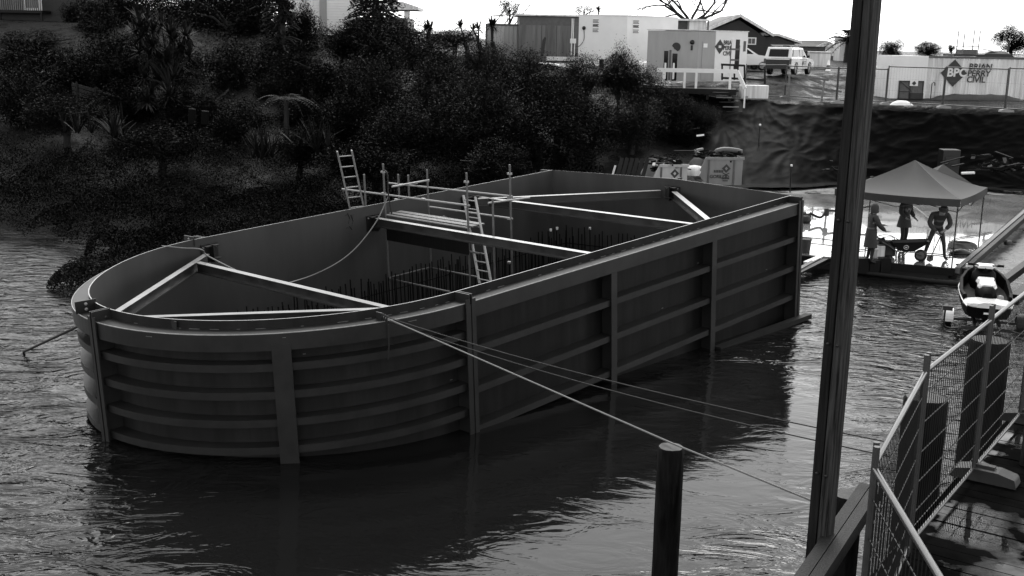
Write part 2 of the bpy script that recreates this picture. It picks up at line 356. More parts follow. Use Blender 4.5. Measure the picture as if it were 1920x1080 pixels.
# black geotextile over the cut bank
def tarp_mesh():
    us = np.linspace(0, 1, 300); vs_ = np.linspace(-.06, 1.0, 110); P = []
    for tv in vs_:
        for tu in us:
            x = 9.6+tu*32
            f, c, zc = np.interp(x, ST_X, FOOT), np.interp(x, ST_X, CREST), np.interp(x, ST_X, ZCR)
            y = f-.5+(c-f+.1)*tv
            z = float(ground(x, y))+.12
            P.append((x, y, z))
    P = np.array(P); x, y, z = P.T
    # folds radiating from pegging points plus cross wrinkles
    d = 0
    for (px, py, pz, am) in ((13.6, 62.5, 4.4, .9), (11.0, 60, 3.2, .8), (17.0, 57.5, .6, .8), (18.5, 61.5, 4.4, .6), (14.5, 58.7, 2, .6), (22.5, 59.6, 4.3, .6), (25, 55, .8, .5), (30, 56, 4, .5)):
        an = np.arctan2((z-pz)*1.2, x-px); rr = np.hypot(x-px, z-pz)
        d = d+am*.065*(1-2.2*np.abs(np.sin(an*6+1.7*np.sin(rr*1.3+px))))*np.exp(-rr/2.6)*np.clip(rr, 0, 1)
    d = d-.07*np.abs(noise2(x*.9+.5*z, z*1.5, 2.2, 11))-.05*np.abs(noise2(x, z*1.6-.6*x, 5.0, 12))-.03*np.abs(noise2(x, z*1.4, 11.0, 13))+.06*noise2(x, z, .9, 5)
    edge = np.clip((z-.25)/.4, .15, 1)
    y = y-d*.7*edge; z = z+d*.55*edge+.05
    return np.stack([x, y, z], -1), len(us), len(vs_)
P, nu, nv = tarp_mesh()
idx = np.arange(nu*nv).reshape(nv, nu)
f = np.stack([idx[:-1, :-1], idx[:-1, 1:], idx[1:, 1:], idx[1:, :-1]], -1).reshape(-1, 4)
mb = MB(); mb.add(P, f, True); tp = mb.build('ground_cover_sheet', M['tarp'])
tag(tp, 'wrinkled black plastic sheet draped over the steep cut bank', 'tarpaulin')

# ================================================================== CAISSON
CO, CY, CT, CH = V(-1.04766, 20.46623, 2.73721), .842515, .054038, -.007229
CW, CL, CA = 8.3323, 12.75, 4.686
Rz = np.array([[_c(CY), -_s(CY), 0], [_s(CY), _c(CY), 0], [0, 0, 1]]); Ry = np.array([[_c(CT), 0, -_s(CT)], [0, 1, 0], [_s(CT), 0, _c(CT)]]); Rx = np.array([[1, 0, 0], [0, _c(CH), -_s(CH)], [0, _s(CH), _c(CH)]])
CR = Rz@Ry@Rx
CM = np.eye(4); CM[:3, :3] = CR; CM[:3, 3] = CO
def CP(l): return CO+np.asarray(l, float)@CR.T
def LPc(u, v, ax, val):
    d = CR.T@ray(u, v); e = CR.T@(EYE-CO); return e+d*(val-e[ax])/d[ax]
cs = thing('steel_caisson', 'large dark steel cofferdam with rounded nose, floating in the river', 'caisson', mat=Matrix(CM.tolist()))
def arc(off, t0, t1, n=40):   # nose outline; the left quarter is slightly flatter than an ellipse
    fl = lambda t: 1-(.034*math.sin(2*(t-math.pi/2))**2 if t > math.pi/2 else 0)
    return [(-(CA*fl(t)+off)*math.sin(t), CW/2-(CW/2*fl(t)+off)*math.cos(t)) for t in np.linspace(t0, t1, n)]
VX = .62
def panels(off):
    return {'right': [(CL, -off), (0, -off)], 'nose_r': arc(off, 0, math.pi/2), 'nose_l': arc(off, math.pi/2, math.pi), 'left': [(0, CW+off), (CL, CW+off)],
            'far_l': [(CL, CW+off), (CL+VX+off, CW/2)], 'far_r': [(CL+VX+off, CW/2), (CL, -off)]}
def sweep(key, o0, o1, z0, z1, mb=None, trim=None):
    mb = mb or MB(); A, B = panels(o0)[key], panels(o1)[key]
    if trim:
        A, B = [[tuple(np.array(P[0])+(np.array(P[1])-np.array(P[0]))*tt) for tt in trim] for P in (A, B)]
    rings = [[(a[0], a[1], z0), (b_[0], b_[1], z0), (b_[0], b_[1], z1), (a[0], a[1], z1)] for a, b_ in zip(A, B)]
    return mb.loft(rings, smooth=False)
for k in ('right', 'nose_r', 'nose_l', 'left', 'far_l', 'far_r'):
    A, B = panels(0)[k], panels(.02)[k]
    mb = MB()
    rings = [[(a[0], a[1], -4.6), (b_[0], b_[1], -4.6), (b_[0], b_[1], 0), (a[0], a[1], 0)] for a, b_ in zip(A, B)]
    n = len(rings); vs = np.array(rings).reshape(-1, 3); sm = k.startswith('nose')
    for q, mi in ((0, 0), (1, 1), (2, 1), (3, 0)):   # bottom, outside, rim, inside
        fs = [(i*4+q, i*4+(q+1) % 4, (i+1)*4+(q+1) % 4, (i+1)*4+q) for i in range(n-1)]
        mb.add(vs, fs, sm, {0: 0, 1: 0, 2: 2, 3: 1}[q])
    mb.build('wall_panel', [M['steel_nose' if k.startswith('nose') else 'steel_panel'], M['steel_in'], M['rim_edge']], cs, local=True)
    sweep(k, .02, .34, -.47, -.165).build('top_waler', M['steel_out'], cs, local=True)
    sweep(k, .331, .342, -.172, -.158).build('waler_edge', M['rim_edge'], cs, local=True)
    zs = (-.855, -1.36, -1.87, -2.38, -2.9) if k.startswith('nose') else (-1.2, -2.0, -2.8, -3.6)
    for z in zs:
        # channel: web plate against the wall, outstanding flange with a lip
        m = sweep(k, .02, .30, z+.12, z+.135); sweep(k, .285, .30, z-.0, z+.12, m); sweep(k, .02, .285, z, z+.012, m)
        m.build('rib', M['steel_out'], cs, local=True)
def post(x, y, nx, ny, wd, off0, off1, z0, z1, mat='steel_out', name='stiffener_post', web=True):
    n = V(nx, ny, 0); s = V(-ny, nx, 0); c = V(x, y, (z0+z1)/2); m = MB()
    m.obox(c+n*(off1-.012), s*wd/2, n*.012, V(0, 0, (z1-z0)/2))
    if web: m.obox(c+n*((off0+off1-.024)/2), s*.012, n*((off1-.024-off0)/2), V(0, 0, (z1-z0)/2))
    return m.build(name, M[mat], cs, local=True)
for x in (4.45, 8.45):
    post(x, 0, 0, -1, .20, .02, .345, -4.4, -.472); post(x, CW, 0, 1, .20, .02, .345, -4.4, -.472)
def joint_post(x, y, nx, ny, z1=.0):
    n = V(nx, ny, 0); s = V(-ny, nx, 0); zc, zh = (z1-4.5)/2, (z1+4.5)/2
    m = MB()
    for sg in (-1, 1):
        m.obox(V(x, y, zc)+s*sg*.035+n*.20, s*.012, n*.18, V(0, 0, zh))
        m.obox(V(x, y, zc)+s*sg*.075+n*.372, s*.052, n*.012, V(0, 0, zh-.09)-V(0, 0, .0))
    o = m.build('joint_post', M['steel_out'], cs, local=True)
    MB().obox(V(x, y, zc-.1)+n*.25, s*.021, n*.12, V(0, 0, zh-.1)).build('joint_seal', M['black'], o, local=True)
    for zz in (-.12, -.3): MB().lathe(V(x, y, zz)+n*.12+s*.05, [(0, .012), (.022, .012), (.022, 0)], 8, ax=s).build('bolt', M['galv_dark'], o, local=True)
    return o
joint_post(0, 0, 0, -1); joint_post(CL-.1, 0, 0, -1); joint_post(0, CW, 0, 1); joint_post(CL-.1, CW, 0, 1)
joint_post(-CA, CW/2, -1, 0, z1=.02); joint_post(CL+VX, CW/2, 1, 0)
for tt in (.748, math.pi-.748):
    x, y = -(CA)*math.sin(tt), CW/2-(CW/2)*math.cos(tt)
    n = unit(V(-math.sin(tt)/CA, -math.cos(tt)/(CW/2)))
    post(x, y, n[0], n[1], .33, .02, .345, -4.4, -.36 if tt < 1 else -.472, name='guide_plate', web=True)
# dashes of weld and bolts left pale
mb = MB(); r = random.Random(3)
for k in ('right', 'nose_r'):
    P = np.array(panels(.026)[k]); Q = np.array(panels(.344)[k]); RB = np.array(panels(.30)[k])
    seg = np.concatenate([[0], np.cumsum(np.linalg.norm(np.diff(P, axis=0), axis=1))])
    s0 = .2
    def at_(A, s): return V(np.interp(s, seg, A[:, 0]), np.interp(s, seg, A[:, 1]))
    while s0 < seg[-1]-.2:
        ln = r.uniform(.05, .2)
        for A, z, p in ((P, -.16, .7), (Q, -.25, .2 if k == 'nose_r' else 0)):
            if r.random() < p:
                a, b_ = at_(A, s0), at_(A, s0+ln); mb.bar((a[0], a[1], z+.004), (b_[0], b_[1], z+.004), .012, .008)
        for z in ((-.855, -1.36, -1.87, -2.38) if k == 'nose_r' else (-1.2, -2.0, -2.8)):
            if r.random() < .05:
                a, b_ = at_(P, s0), at_(P, s0+min(ln, .06)); mb.bar((a[0], a[1], z+.19), (b_[0], b_[1], z+.19), .01, .012)
        s0 += r.uniform(.25, .45)
mb.build('weld_marks', M['weld'], cs, local=True)['kind'] = 'stuff'
# butt joints across the top waler, lugs
for x in (4.7, 8.9): MB().box((x, -.18, -.161), (.012, .30, .008)).build('butt_joint', M['weld'], cs, local=True)
def lug(u, v, z=-.165, off=.15, h=.14):
    p = LPc(u, v, 2, z); m = MB(); m.box((p[0], p[1], z+h/2), (.02, .16, h)); m.box((p[0]+.05, p[1], z+.01), (.1, .16, .02)); return m.build('lifting_lug', M['steel_out'], cs, local=True)
lug(327, 616); lug(712, 600)
p = CP((-CA*math.sin(math.pi/2+.18), CW/2-CW/2*math.cos(math.pi/2+.18), 0))
th = math.pi/2+.2
for tt in (math.pi/2+.16, math.pi-.06):
    x, y = -(CA+.17)*math.sin(tt), CW/2-(CW/2+.17)*math.cos(tt)
    m = MB(); tg = unit(V(-math.cos(tt)*CA, math.sin(tt)*CW/2, 0)); nn = V(tg[1], -tg[0], 0)
    m.obox((x, y, -.05), tg*.012, nn*.19, V(0, 0, .115)); o = m.build('splice_plate', M['steel_dark'], cs, local=True)
    for zz in (-.1, .0): MB().lathe(V(x, y, zz)-tg*.012, [(0, .014), (.03, .014), (.03, 0)], 10, ax=-tg).build('bolt', M['alu'], o, local=True)
# scribbled marks on the inner face of the long wall
m = MB()
for pts in ([(648, 405), (652, 400), (656, 410), (653, 420)], [(658, 403), (662, 414), (659, 425)], [(650, 428), (655, 424), (660, 430)], [(663, 402), (661, 409)]):
    m.tube([LPc(u, v, 1, CW-.006) for u, v in pts], .012, 4)
m.build('chalk_marks', M['steel_dark'], cs, local=True)
for (u, v) in ((835, 411), (832, 409)): p = LPc(u, v, 1, CW-.004); MB().lathe(p, [(0, .004), (.09, .004), (.09, 0)], 9, ax=(0, -1, 0)).build('paint_scuff', M['weld'], cs, local=True)
# floor of concrete blinding deep inside
fl = [(p[0], p[1], -4.3) for p in arc(-.03, 0, math.pi, 40)]+[(CL, CW-.03, -4.3), (CL+VX-.03, CW/2, -4.3), (CL, .03, -4.3)]
MB().prism(fl, (0, 0, -.2)).build('caisson_floor', M['darkgrey'], cs, local=True)
# struts
def strut(a, b_, z, wd=.16, h=.23, top='strut_top'):
    a = V(a[0], a[1], z-h/2); b_ = V(b_[0], b_[1], z-h/2); d = unit(b_-a); s = V(-d[1], d[0], 0); m = MB()
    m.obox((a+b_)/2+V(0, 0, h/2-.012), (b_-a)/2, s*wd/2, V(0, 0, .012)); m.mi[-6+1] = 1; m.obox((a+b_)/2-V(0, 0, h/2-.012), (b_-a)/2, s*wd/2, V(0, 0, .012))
    m.obox((a+b_)/2, (b_-a)/2, s*.012+0*s, V(0, 0, h/2-.024))
    return m.build('strut', [M['strut'], M[top]], cs, local=True)
def bracket(x, y, nx, ny, z, wd=.45, h=.42):
    n = V(nx, ny, 0); s = V(-ny, nx, 0); m = MB()
    m.obox(V(x, y, z-h/2)+n*.02, s*wd/2, n*.018, V(0, 0, h/2)); m.obox(V(x, y, z-h*.75)+n*.17, s*.13, n*.14, V(0, 0, .012))
    m.obox(V(x, y, z-h/2)+n*.12, s*.012, n*.1, V(0, 0, h/2)); m.obox(V(x, y, z-.03)+n*.1, s*wd*.4, n*.09, V(0, 0, .012))
    o = m.build('strut_bracket', M['steel_dark'], cs, local=True)
    for sg in (-1, 1): MB().lathe(V(x, y, z-.06)+n*.038+s*sg*wd*.38, [(0, .02), (.025, .02), (.025, 0)], 8, ax=n).build('bolt', M['alu'], o, local=True)
    return o
ZS = -.33
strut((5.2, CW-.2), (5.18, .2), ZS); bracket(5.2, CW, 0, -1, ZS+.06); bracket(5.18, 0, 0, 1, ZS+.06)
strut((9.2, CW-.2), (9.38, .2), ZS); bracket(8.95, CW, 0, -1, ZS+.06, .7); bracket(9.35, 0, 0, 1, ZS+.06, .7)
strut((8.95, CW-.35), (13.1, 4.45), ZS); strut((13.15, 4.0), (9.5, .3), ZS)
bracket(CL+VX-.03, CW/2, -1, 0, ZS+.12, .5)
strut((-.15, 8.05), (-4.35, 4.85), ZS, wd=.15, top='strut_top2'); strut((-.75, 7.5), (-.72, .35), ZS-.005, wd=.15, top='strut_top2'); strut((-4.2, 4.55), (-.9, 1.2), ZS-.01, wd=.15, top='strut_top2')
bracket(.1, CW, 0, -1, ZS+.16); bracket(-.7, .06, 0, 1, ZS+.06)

# rebar cage standing inside
rc = thing('rebar_cage', 'thicket of upright rusty reinforcing bars inside the steel cofferdam', 'rebar', mat=Matrix(CM.tolist()))
ins = .62; bars = []
for x in np.arange(-.2, 12.7, .155): bars.append((x, CW-ins))
left = list(bars)[::-1]
far = [(12.6+.55*(1-abs(y-CW/2)/(CW/2)), y) for y in np.arange(CW-ins-.2, ins, -.16)]
nose = [(-(CA-ins)*math.sin(t), CW/2-(CW/2-ins)*math.cos(t)) for t in np.arange(math.pi-.02, .02, -.036)]
right = [(x, ins) for x in np.arange(0, 12.6, .3)]
near_inner = [(x, CW-1.25) for x in np.arange(.4, 12.4, .2)]
allb = left+far[:16]
r = random.Random(5)
def bar_mesh(m, x, y): m.tube([(x+r.uniform(-.03, .03), y, -4.3), (x+r.uniform(-.06, .06), y+r.uniform(-.06, .06), -1.80+r.uniform(-.16, .12))], .016, 5)
for x, y in allb[:100]:
    m = MB(); bar_mesh(m, x, y); m.build('rebar', M['rebar'], rc, local=True)
m = MB()
for x, y in allb[100:]+far[16:]+nose+right+near_inner: bar_mesh(m, x, y)
m.build('rebar_rows', M['rebar'], rc, local=True)['kind'] = 'stuff'
for z in (-2.25, -2.75, -3.3):
    m = MB(); pts = [(x, y, z) for x, y in nose]+[(0, CW-ins-.03, z), (12.6, CW-ins-.03, z), (13.1, CW/2, z), (12.6, ins, z), (0, ins, z)]
    m.tube(pts, .014, 5); m.build('tie_bar', M['rebar'], rc, local=True)
for i in (3, 5, 88):
    x, y = allb[i]; MB().lathe((x, y, -1.74), [(0, .07), (.04, .06), (.035, -.02)], 8).build('safety_cap', M['white'], rc, local=True)

# ------------------------------------------------------------------ scaffold inside the caisson
sf = thing('scaffold_tower', 'tubular scaffold platform with guard rails standing inside the steel cofferdam', 'scaffold', mat=Matrix(CM.tolist()))
xf, xb = 5.55, 6.95
def Lx(u, v, x): return LPc(u, v, 0, x)
def c1(a, b_): return (600+a/3.6, 260+b_/3.6)
def pole(a, x, ytop=None, bot=-4.3, r=.027):
    p = Lx(*c1(*a), x); MB().tube([(x, p[1], p[2]), (x, p[1], bot)], r, 8).build('standard', M['scaff_dark'], sf, local=True); return p
P1 = pole((425, 170), xf); P3 = pole((988, 230), xf); P2 = pole((722, 210), xb); P4 = pole((1280, 175), xb)
pole((1165, 405), xf); pole((527, 240), xb, bot=-.9); pole((297, 240), xf, bot=-.45); pole((595, 245), xb, bot=-.45)
def ledger(a, b_, xa, xb_, r=.026, mat='scaff'):
    p, q = Lx(*c1(*a), xa), Lx(*c1(*b_), xb_); MB().tube([p, q], r, 8).build('ledger', M[mat], sf, local=True); return p, q
ledger((150, 340), (1010, 452), xf, xf); ledger((465, 300), (1300, 390), xb, xb); ledger((740, 460), (1300, 540), xb, xb)
ledger((485, 325), (735, 280), xf, xb); ledger((1135, 435), (1415, 398), xf, xb)
ledger((450, 515), (1000, 603), xf, xf); ledger((465, 660), (1080, 775), xf, xf, mat='scaff_dark')
ledger((465, 940), (740, 870), xf, xb, mat='scaff_dark'); ledger((740, 870), (1065, 935), xb, xb, mat='scaff_dark'); ledger((465, 945), (880, 1035), xf, xf, mat='scaff_dark')
ledger((560, 610), (1000, 690), xb, xb, mat='scaff_dark')
for (u, v), x in (((425, 225), xf), ((430, 370), xf), ((722, 285), xb), ((988, 292), xf), ((1280, 237), xb), ((1280, 400), xb), ((1280, 540), xb), ((697, 408), xf), ((515, 412), xb), ((645, 298), xb), ((1280, 835), xb), ((710, 708), xf)):
    p = Lx(*c1(u, v), x); MB().box(p, (.07, .12, .05)).build('coupler', M['alu'], sf, local=True)
ypl = [Lx(*c1(455, 520), xf)[1], Lx(*c1(1275, 655), xb)[1]]; zpl = -.29
for k in range(2):
    x = xf+.12+k*.27
    MB().box((x, (ypl[0]+ypl[1])/2+r.uniform(-.1, .1), zpl+.02), (.2, abs(ypl[0]-ypl[1]), .04)).build('plank', M['plank'], sf, local=True)
MB().box((xf-.05, (ypl[0]+Lx(*c1(1010, 700), xf)[1])/2, zpl-.42), (.03, abs(ypl[0]-Lx(*c1(1010, 700), xf)[1]), .55)).build('timber_panel', M['timber_dark'], sf, local=True)

# ladders
def ladder(name, label, top, bot, wv, n, wd=.4, mat='alu'):
    top, bot, wv = np.asarray(top, float), np.asarray(bot, float), unit(wv)
    o = thing(name, label, 'ladder', bot)
    for sg in (-1, 1):
        MB().bar(bot+wv*sg*wd/2, top+wv*sg*wd/2, .03, .07, ref=np.cross(wv, top-bot)).build('stile', M[mat], o)
    for i in range(n):
        p = bot+(top-bot)*(i+.5)/n; MB().tube([p-wv*wd/2, p+wv*wd/2], .016, 6).build('rung', M[mat], o)
    return o
xdir, ydir = CR[:, 0], CR[:, 1]
tp_ = CP(Lx(*c1(1008, 388), 6.1)); lo = LPc(*c1(1118, 985), 0, 5.35)
ladder('ladder', 'steel ladder leaning through the scaffold hatch inside the cofferdam', tp_, CP(lo), -ydir, 10, .42)
tp_ = CP(LPc(*c1(165, 82), 1, CW+.55)); lo = CP(LPc(*c1(270, 560), 1, CW+1.1))
ladder('ladder', 'aluminium ladder standing outside the left wall of the cofferdam among the mangroves', tp_, lo, xdir*.75+V(.35, 0, 0), 7, .42)
# pipe with hook on the pole, cable
# ------------------------------------------------------------------ ropes
def rope(pts, r, mat, label, group=None, sag=0, n=24, cat='rope'):
    pts = [np.asarray(p, float) for p in pts]
    if len(pts) == 2:
        a, b_ = pts; pts = [a+(b_-a)*t-V(0, 0, 4*sag*t*(1-t)) for t in np.linspace(0, 1, n)]
    o = MB().tube(pts, r, 6).build('mooring_rope', M[mat]); tag(o, label, cat, group); return o
def smooth(pts, n=40):
    pts = np.array(pts, float); k = len(pts)
    t = np.linspace(0, k-1, n); o = []
    for tt in t:
        i = min(int(tt), k-2); u = tt-i; p0, p1, p2, p3 = pts[max(i-1, 0)], pts[i], pts[i+1], pts[min(i+2, k-1)]
        o.append(.5*((2*p1)+(-p0+p2)*u+(2*p0-5*p1+4*p2-p3)*u*u+(-p0+3*p1-3*p2+p3)*u**3))
    return o
hook = CP(LPc(714, 592, 2, -.10))
pile_tp = GP(1262, 836, 2.86)
rope([hook, DP(1262, 832, 12.0), DP(1530, 942, 10.9)], .011, 'rope', 'long pale mooring rope running from the cofferdam over the lone pile to the wharf')
rope([hook+V(.05, -.02, .0), DP(1660, 828, 11.8)], .008, 'rope_dark', 'thin upper mooring line stretching from the cofferdam past the timber post', sag=.12)
rope([hook+V(.03, -.02, -.05), DP(1668, 856, 11.6)], .008, 'rope_dark', 'thin lower mooring line stretching from the cofferdam past the timber post', sag=.14)
kn = MB()
for i in range(3):
    c = hook+(DP(1262, 832, 12.0)-hook)*(.008+.012*i)
    kn.tube([c+.05*V(math.cos(a)*.3, math.sin(a), math.cos(a)) for a in np.linspace(0, 6.28, 9)], .018, 5)
kn.tube([hook+V(.15, -.15, -.12), hook+V(.16, -.17, -.5), hook+V(.14, -.16, -.75)], .014, 5)
tag(kn.build('rope_knot', M['rope_dark']), 'knotted rope end hanging from the lug on the curved cofferdam wall', 'rope')
pts = [CP(Lx(*c1(460, 390), xf)), CP(LPc(*c1(380, 560), 1, CW-.5)), CP(LPc(*c1(240, 740), 1, CW-.6)), CP(LPc(*c1(80, 860), 1, CW-.7)), CP(LPc(560, 525, 1, CW-.9)), CP(LPc(500, 530, 2, -.5)), CP(LPc(395, 483, 2, -.28)), CP(LPc(378, 468, 2, -.1)), CP(LPc(340, 465, 1, CW-.3)), CP(LPc(303, 461, 2, .01))]
o = MB().tube(smooth(pts, 60), .016, 6).build('power_cable', M['rope']); tag(o, 'pale cable drooping from the scaffold pole along the inner cofferdam wall', 'cable')
pts = [CP(Lx(*c1(425, 215), xf))+V(0, 0, .02), CP(Lx(*c1(455, 240), xf-.1)), CP(Lx(*c1(462, 380), xf-.12)), CP(Lx(*c1(485, 510), xf-.1))]
o = MB().tube(smooth(pts, 20), .02, 6).build('hose', M['rope_dark']); tag(o, 'dark hose looped over the tallest left scaffold pole', 'hose')
a = CP((-CA-.1, CW/2+.7, -.35)); b_ = GP(44, 660, .02)
rope([a, b_], .028, 'rope_dark', 'dark mooring line running from the cofferdam nose down into the water at left')
# ledge timber floating against the far right corner
fb = thing('floating_timber', 'half-sunk timber baulk floating along the far right end of the cofferdam', 'timber', GP(1430, 620, 0))
MB().bar(GP(1345, 655, -.02), GP(1516, 592, .10), .2, .13).build('baulk', M['timber'], fb)
# ================================================================== VEGETATION
def np_mesh(name, vs, quads, mat, smooth=False):
    me = bpy.data.meshes.new(name); nq = len(quads)
    me.vertices.add(len(vs)); me.vertices.foreach_set('co', np.asarray(vs, np.float32).ravel())
    me.loops.add(nq*4); me.loops.foreach_set('vertex_index', np.asarray(quads, np.int32).ravel())
    me.polygons.add(nq); me.polygons.foreach_set('loop_start', np.arange(0, nq*4, 4, dtype=np.int32))
    try: me.polygons.foreach_set('loop_total', np.full(nq, 4, np.int32))
    except Exception: pass
    me.materials.append(mat); me.update(calc_edges=True); me.validate(); return me
def leaf_quads(C, size, g, aspect=.45, up=.35, outn=None):
    """one small kite-shaped leaf per centre, random orientation; faces turned to the outside of the clump"""
    n = len(C); d = g.normal(size=(n, 3)); d[:, 2] = d[:, 2]*.7+up; d /= np.linalg.norm(d, axis=1)[:, None]
    e = g.normal(size=(n, 3)); e -= (e*d).sum(1)[:, None]*d; e /= np.linalg.norm(e, axis=1)[:, None]
    if outn is not None:
        fl = (np.cross(e, d)*outn).sum(1) < 0; e[~fl] *= -1
    L = (size*g.uniform(.6, 1.4, n))[:, None]
    vs = np.stack([C-d*L*.5, C+e*L*aspect*.5, C+d*L*.5, C-e*L*aspect*.5], 1).reshape(-1, 3)
    return vs, np.arange(n*4).reshape(n, 4)
def soft_normals(me, outn, g, mix=.45):
    """leaf clumps shade as clumps: vertex normals lean toward the outside of the clump"""
    n = outn+g.normal(size=outn.shape)*mix; n /= np.linalg.norm(n, axis=1)[:, None]
    me.polygons.foreach_set('use_smooth', np.ones(len(me.polygons), bool))
    me.normals_split_custom_set_from_vertices(np.repeat(n, 4, 0).tolist())
def crown_mesh(name, mat, seed, nl=4200, size=.17, clumps=26, flat=.8, spiky=0.0):
    g = np.random.default_rng(seed)
    cc = g.normal(size=(clumps, 3)); cc /= np.linalg.norm(cc, axis=1)[:, None]; cc *= (g.uniform(.25, 1, clumps)**.5*.74)[:, None]
    cc[:, 2] = cc[:, 2]*flat
    cr_ = g.uniform(.2, .42, clumps)
    w_ = cr_**2; ids = g.choice(clumps, nl, p=w_/w_.sum())
    d = g.normal(size=(nl, 3)); d /= np.linalg.norm(d, axis=1)[:, None]
    C = cc[ids]+d*(cr_[ids]*g.uniform(.55, 1.08, nl))[:, None]
    if spiky:
        k = g.random(nl) < .12; C[k] += d[k]*g.uniform(0, spiky, k.sum())[:, None]; C[k, 2] += .05
    vs, q = leaf_quads(C, size, g, outn=d)
    me = np_mesh(name, vs, q, mat); soft_normals(me, d*.8+C*.35, g, .3); return me
CROWNS = {k: [crown_mesh('crown', M[mt], s, nl, sz, cl, fl, sp) for s in sd_] for k, mt, sd_, nl, sz, cl, fl, sp in (
    ('bush', 'leaf', (1, 2, 3), 24000, .042, 44, .85, .2), ('pale', 'leaf_pale', (4, 5), 25000, .04, 50, .85, .22), ('dark', 'leaf_dark', (6, 7), 22000, .045, 40, .95, .15), ('sparse', 'leaf_dark', (8,), 3200, .075, 26, .8, .3), ('hedge', 'leaf_dark', (9,), 11000, .045, 60, .7, .05))}
_ci = 0
def tree(name, label, u, v, ru, rv, Y, kind='bush', group='trees and bushes on the bank', lean=0):
    global _ci; _ci += 1
    c = DP(u, v, Y); sc = Y*1.03/F_PX
    rx, rz = ru*sc, rv*sc; gz = float(ground(c[0], Y)); 
    base = V(c[0], Y, min(gz, c[2]-rz*.3)-.1)
    o = thing(name, label, 'tree' if 'tree' in name else 'bush', base, group)
    me = CROWNS[kind][_ci % len(CROWNS[kind])]
    cr_ = bpy.data.objects.new('crown', me); COL.objects.link(cr_); cr_.parent = o
    cr_.location = c-base; cr_.scale = (rx, (rx+rz)/2*.9, rz); cr_.rotation_euler = (0, 0, random.uniform(0, 6.28))
    g = np.random.default_rng(_ci); m = MB(); tr = max(.05, .05*rx+.03)
    h = c[2]-base[2]
    m.tube([base, base+V(.05*rx, 0, h*.5), base+V(0, 0, h)], [tr*1.3, tr, tr*.6], 7)
    for k in range(6):
        a = g.uniform(0, 6.28); s = base+V(0, 0, h*g.uniform(.35, .9)); e = c+V(math.cos(a)*rx*.6, math.sin(a)*rx*.6, g.uniform(-.2, .55)*rz)
        m.tube([s, (s+e)/2+V(0, 0, .1*rz), e], [tr*.6, tr*.4, tr*.15], 5)
    m.build('trunk', M['bark'], o); return o
TREES = [  # u, v, ru, rv, Y, kind, label
    (62, 78, 120, 32, 72, 'hedge', 'clipped dark hedge running below the timber balcony at top left'),
    (185, 45, 48, 62, 71, 'sparse', 'feathery thin tree right of the timber balcony with bright gaps'),
    (430, 40, 95, 95, 76, 'dark', 'tall dark tree between the cabbage tree and the weatherboard house'),
    (450, 135, 85, 75, 64, 'bush', 'mid-grey round tree right of the cabbage tree'),
    (640, 75, 62, 50, 68, 'dark', 'dark shrub in front of the weatherboard house wall'),
    (730, 85, 105, 62, 66, 'dark', 'broad dark tree below the conifer on the skyline'),
    (600, 150, 85, 85, 61, 'dark', 'dark bush below the weeping conifer'),
    (90, 140, 120, 62, 63, 'dark', 'dark bush under the clipped hedge at far left'),
    (40, 190, 90, 75, 57, 'bush', 'leafy bush at the left picture edge above the mangroves'),
    (220, 130, 90, 70, 62, 'dark', 'shadowed bush left of the cabbage tree'),
    (380, 210, 80, 80, 57, 'dark', 'dark bush under the cabbage tree crown'),
    (450, 240, 70, 60, 54, 'dark', 'low dark bush left of the tree fern'),
    (640, 230, 100, 90, 55, 'dark', 'dark bush right of the tree fern'),
    (700, 165, 100, 80, 58, 'bush', 'mid-grey bush in the centre of the bank'),
    (800, 115, 85, 58, 63, 'bush', 'rounded bush just under the skyline left of the containers'),
    (835, 165, 95, 75, 57, 'pale', 'pale-topped bush, largest below the skyline left of the containers'),
    (905, 115, 70, 52, 62, 'pale', 'pale bush against the corrugated container'),
    (760, 250, 95, 75, 51, 'bush', 'bush low on the bank above the left scaffold poles'),
    (870, 250, 100, 85, 51, 'bush', 'bush low on the bank above the scaffold platform'),
    (930, 195, 100, 85, 54, 'pale', 'pale bush below the stained shed'),
    (985, 150, 75, 62, 59, 'bush', 'bush against the foot of the stained shed'),
    (1010, 255, 95, 80, 50, 'dark', 'dark bush above the far left caisson corner'),
    (1045, 185, 80, 72, 56, 'bush', 'bush below the white cabin with warning signs'),
    (1095, 145, 62, 50, 60, 'bush', 'bush hiding the foot of the white cabin with warning signs'),
    (1105, 235, 90, 72, 54, 'bush', 'bush above the nearer rubbish skip'),
    (1160, 140, 34, 64, 60, 'bush', 'pointed shrub rising in front of the white cabin corner'),
    (1200, 165, 62, 50, 60, 'bush', 'bush at the left end of the white deck railing'),
    (1185, 228, 80, 62, 56, 'pale', 'pale-flecked bush below the white deck railing'),
    (1262, 205, 60, 44, 59, 'bush', 'bush under the raised deck of the site office'),
    (1275, 245, 66, 44, 58, 'dark', 'dark bush behind the rubbish skips'),
    (1318, 222, 38, 40, 59, 'pale', 'scrubby weeds at the upper left end of the black sheet'),
    (850, 72, 75, 24, 71, 'bush', 'dense low silhouetted shrub on the skyline left of the container'),
    (560, 270, 70, 50, 50, 'dark', 'dark low bush behind the flax clump'),
    (300, 270, 110, 45, 50, 'dark', 'dark low bush behind the mangroves at left'),
    (700, 300, 110, 45, 47, 'dark', 'dark low bush behind the outside ladder'),
    (930, 300, 110, 42, 47, 'dark', 'dark low bush behind the scaffold rails'),
    (1075, 300, 60, 38, 49, 'dark', 'dark low bush left of the nearer rubbish skip'),
]
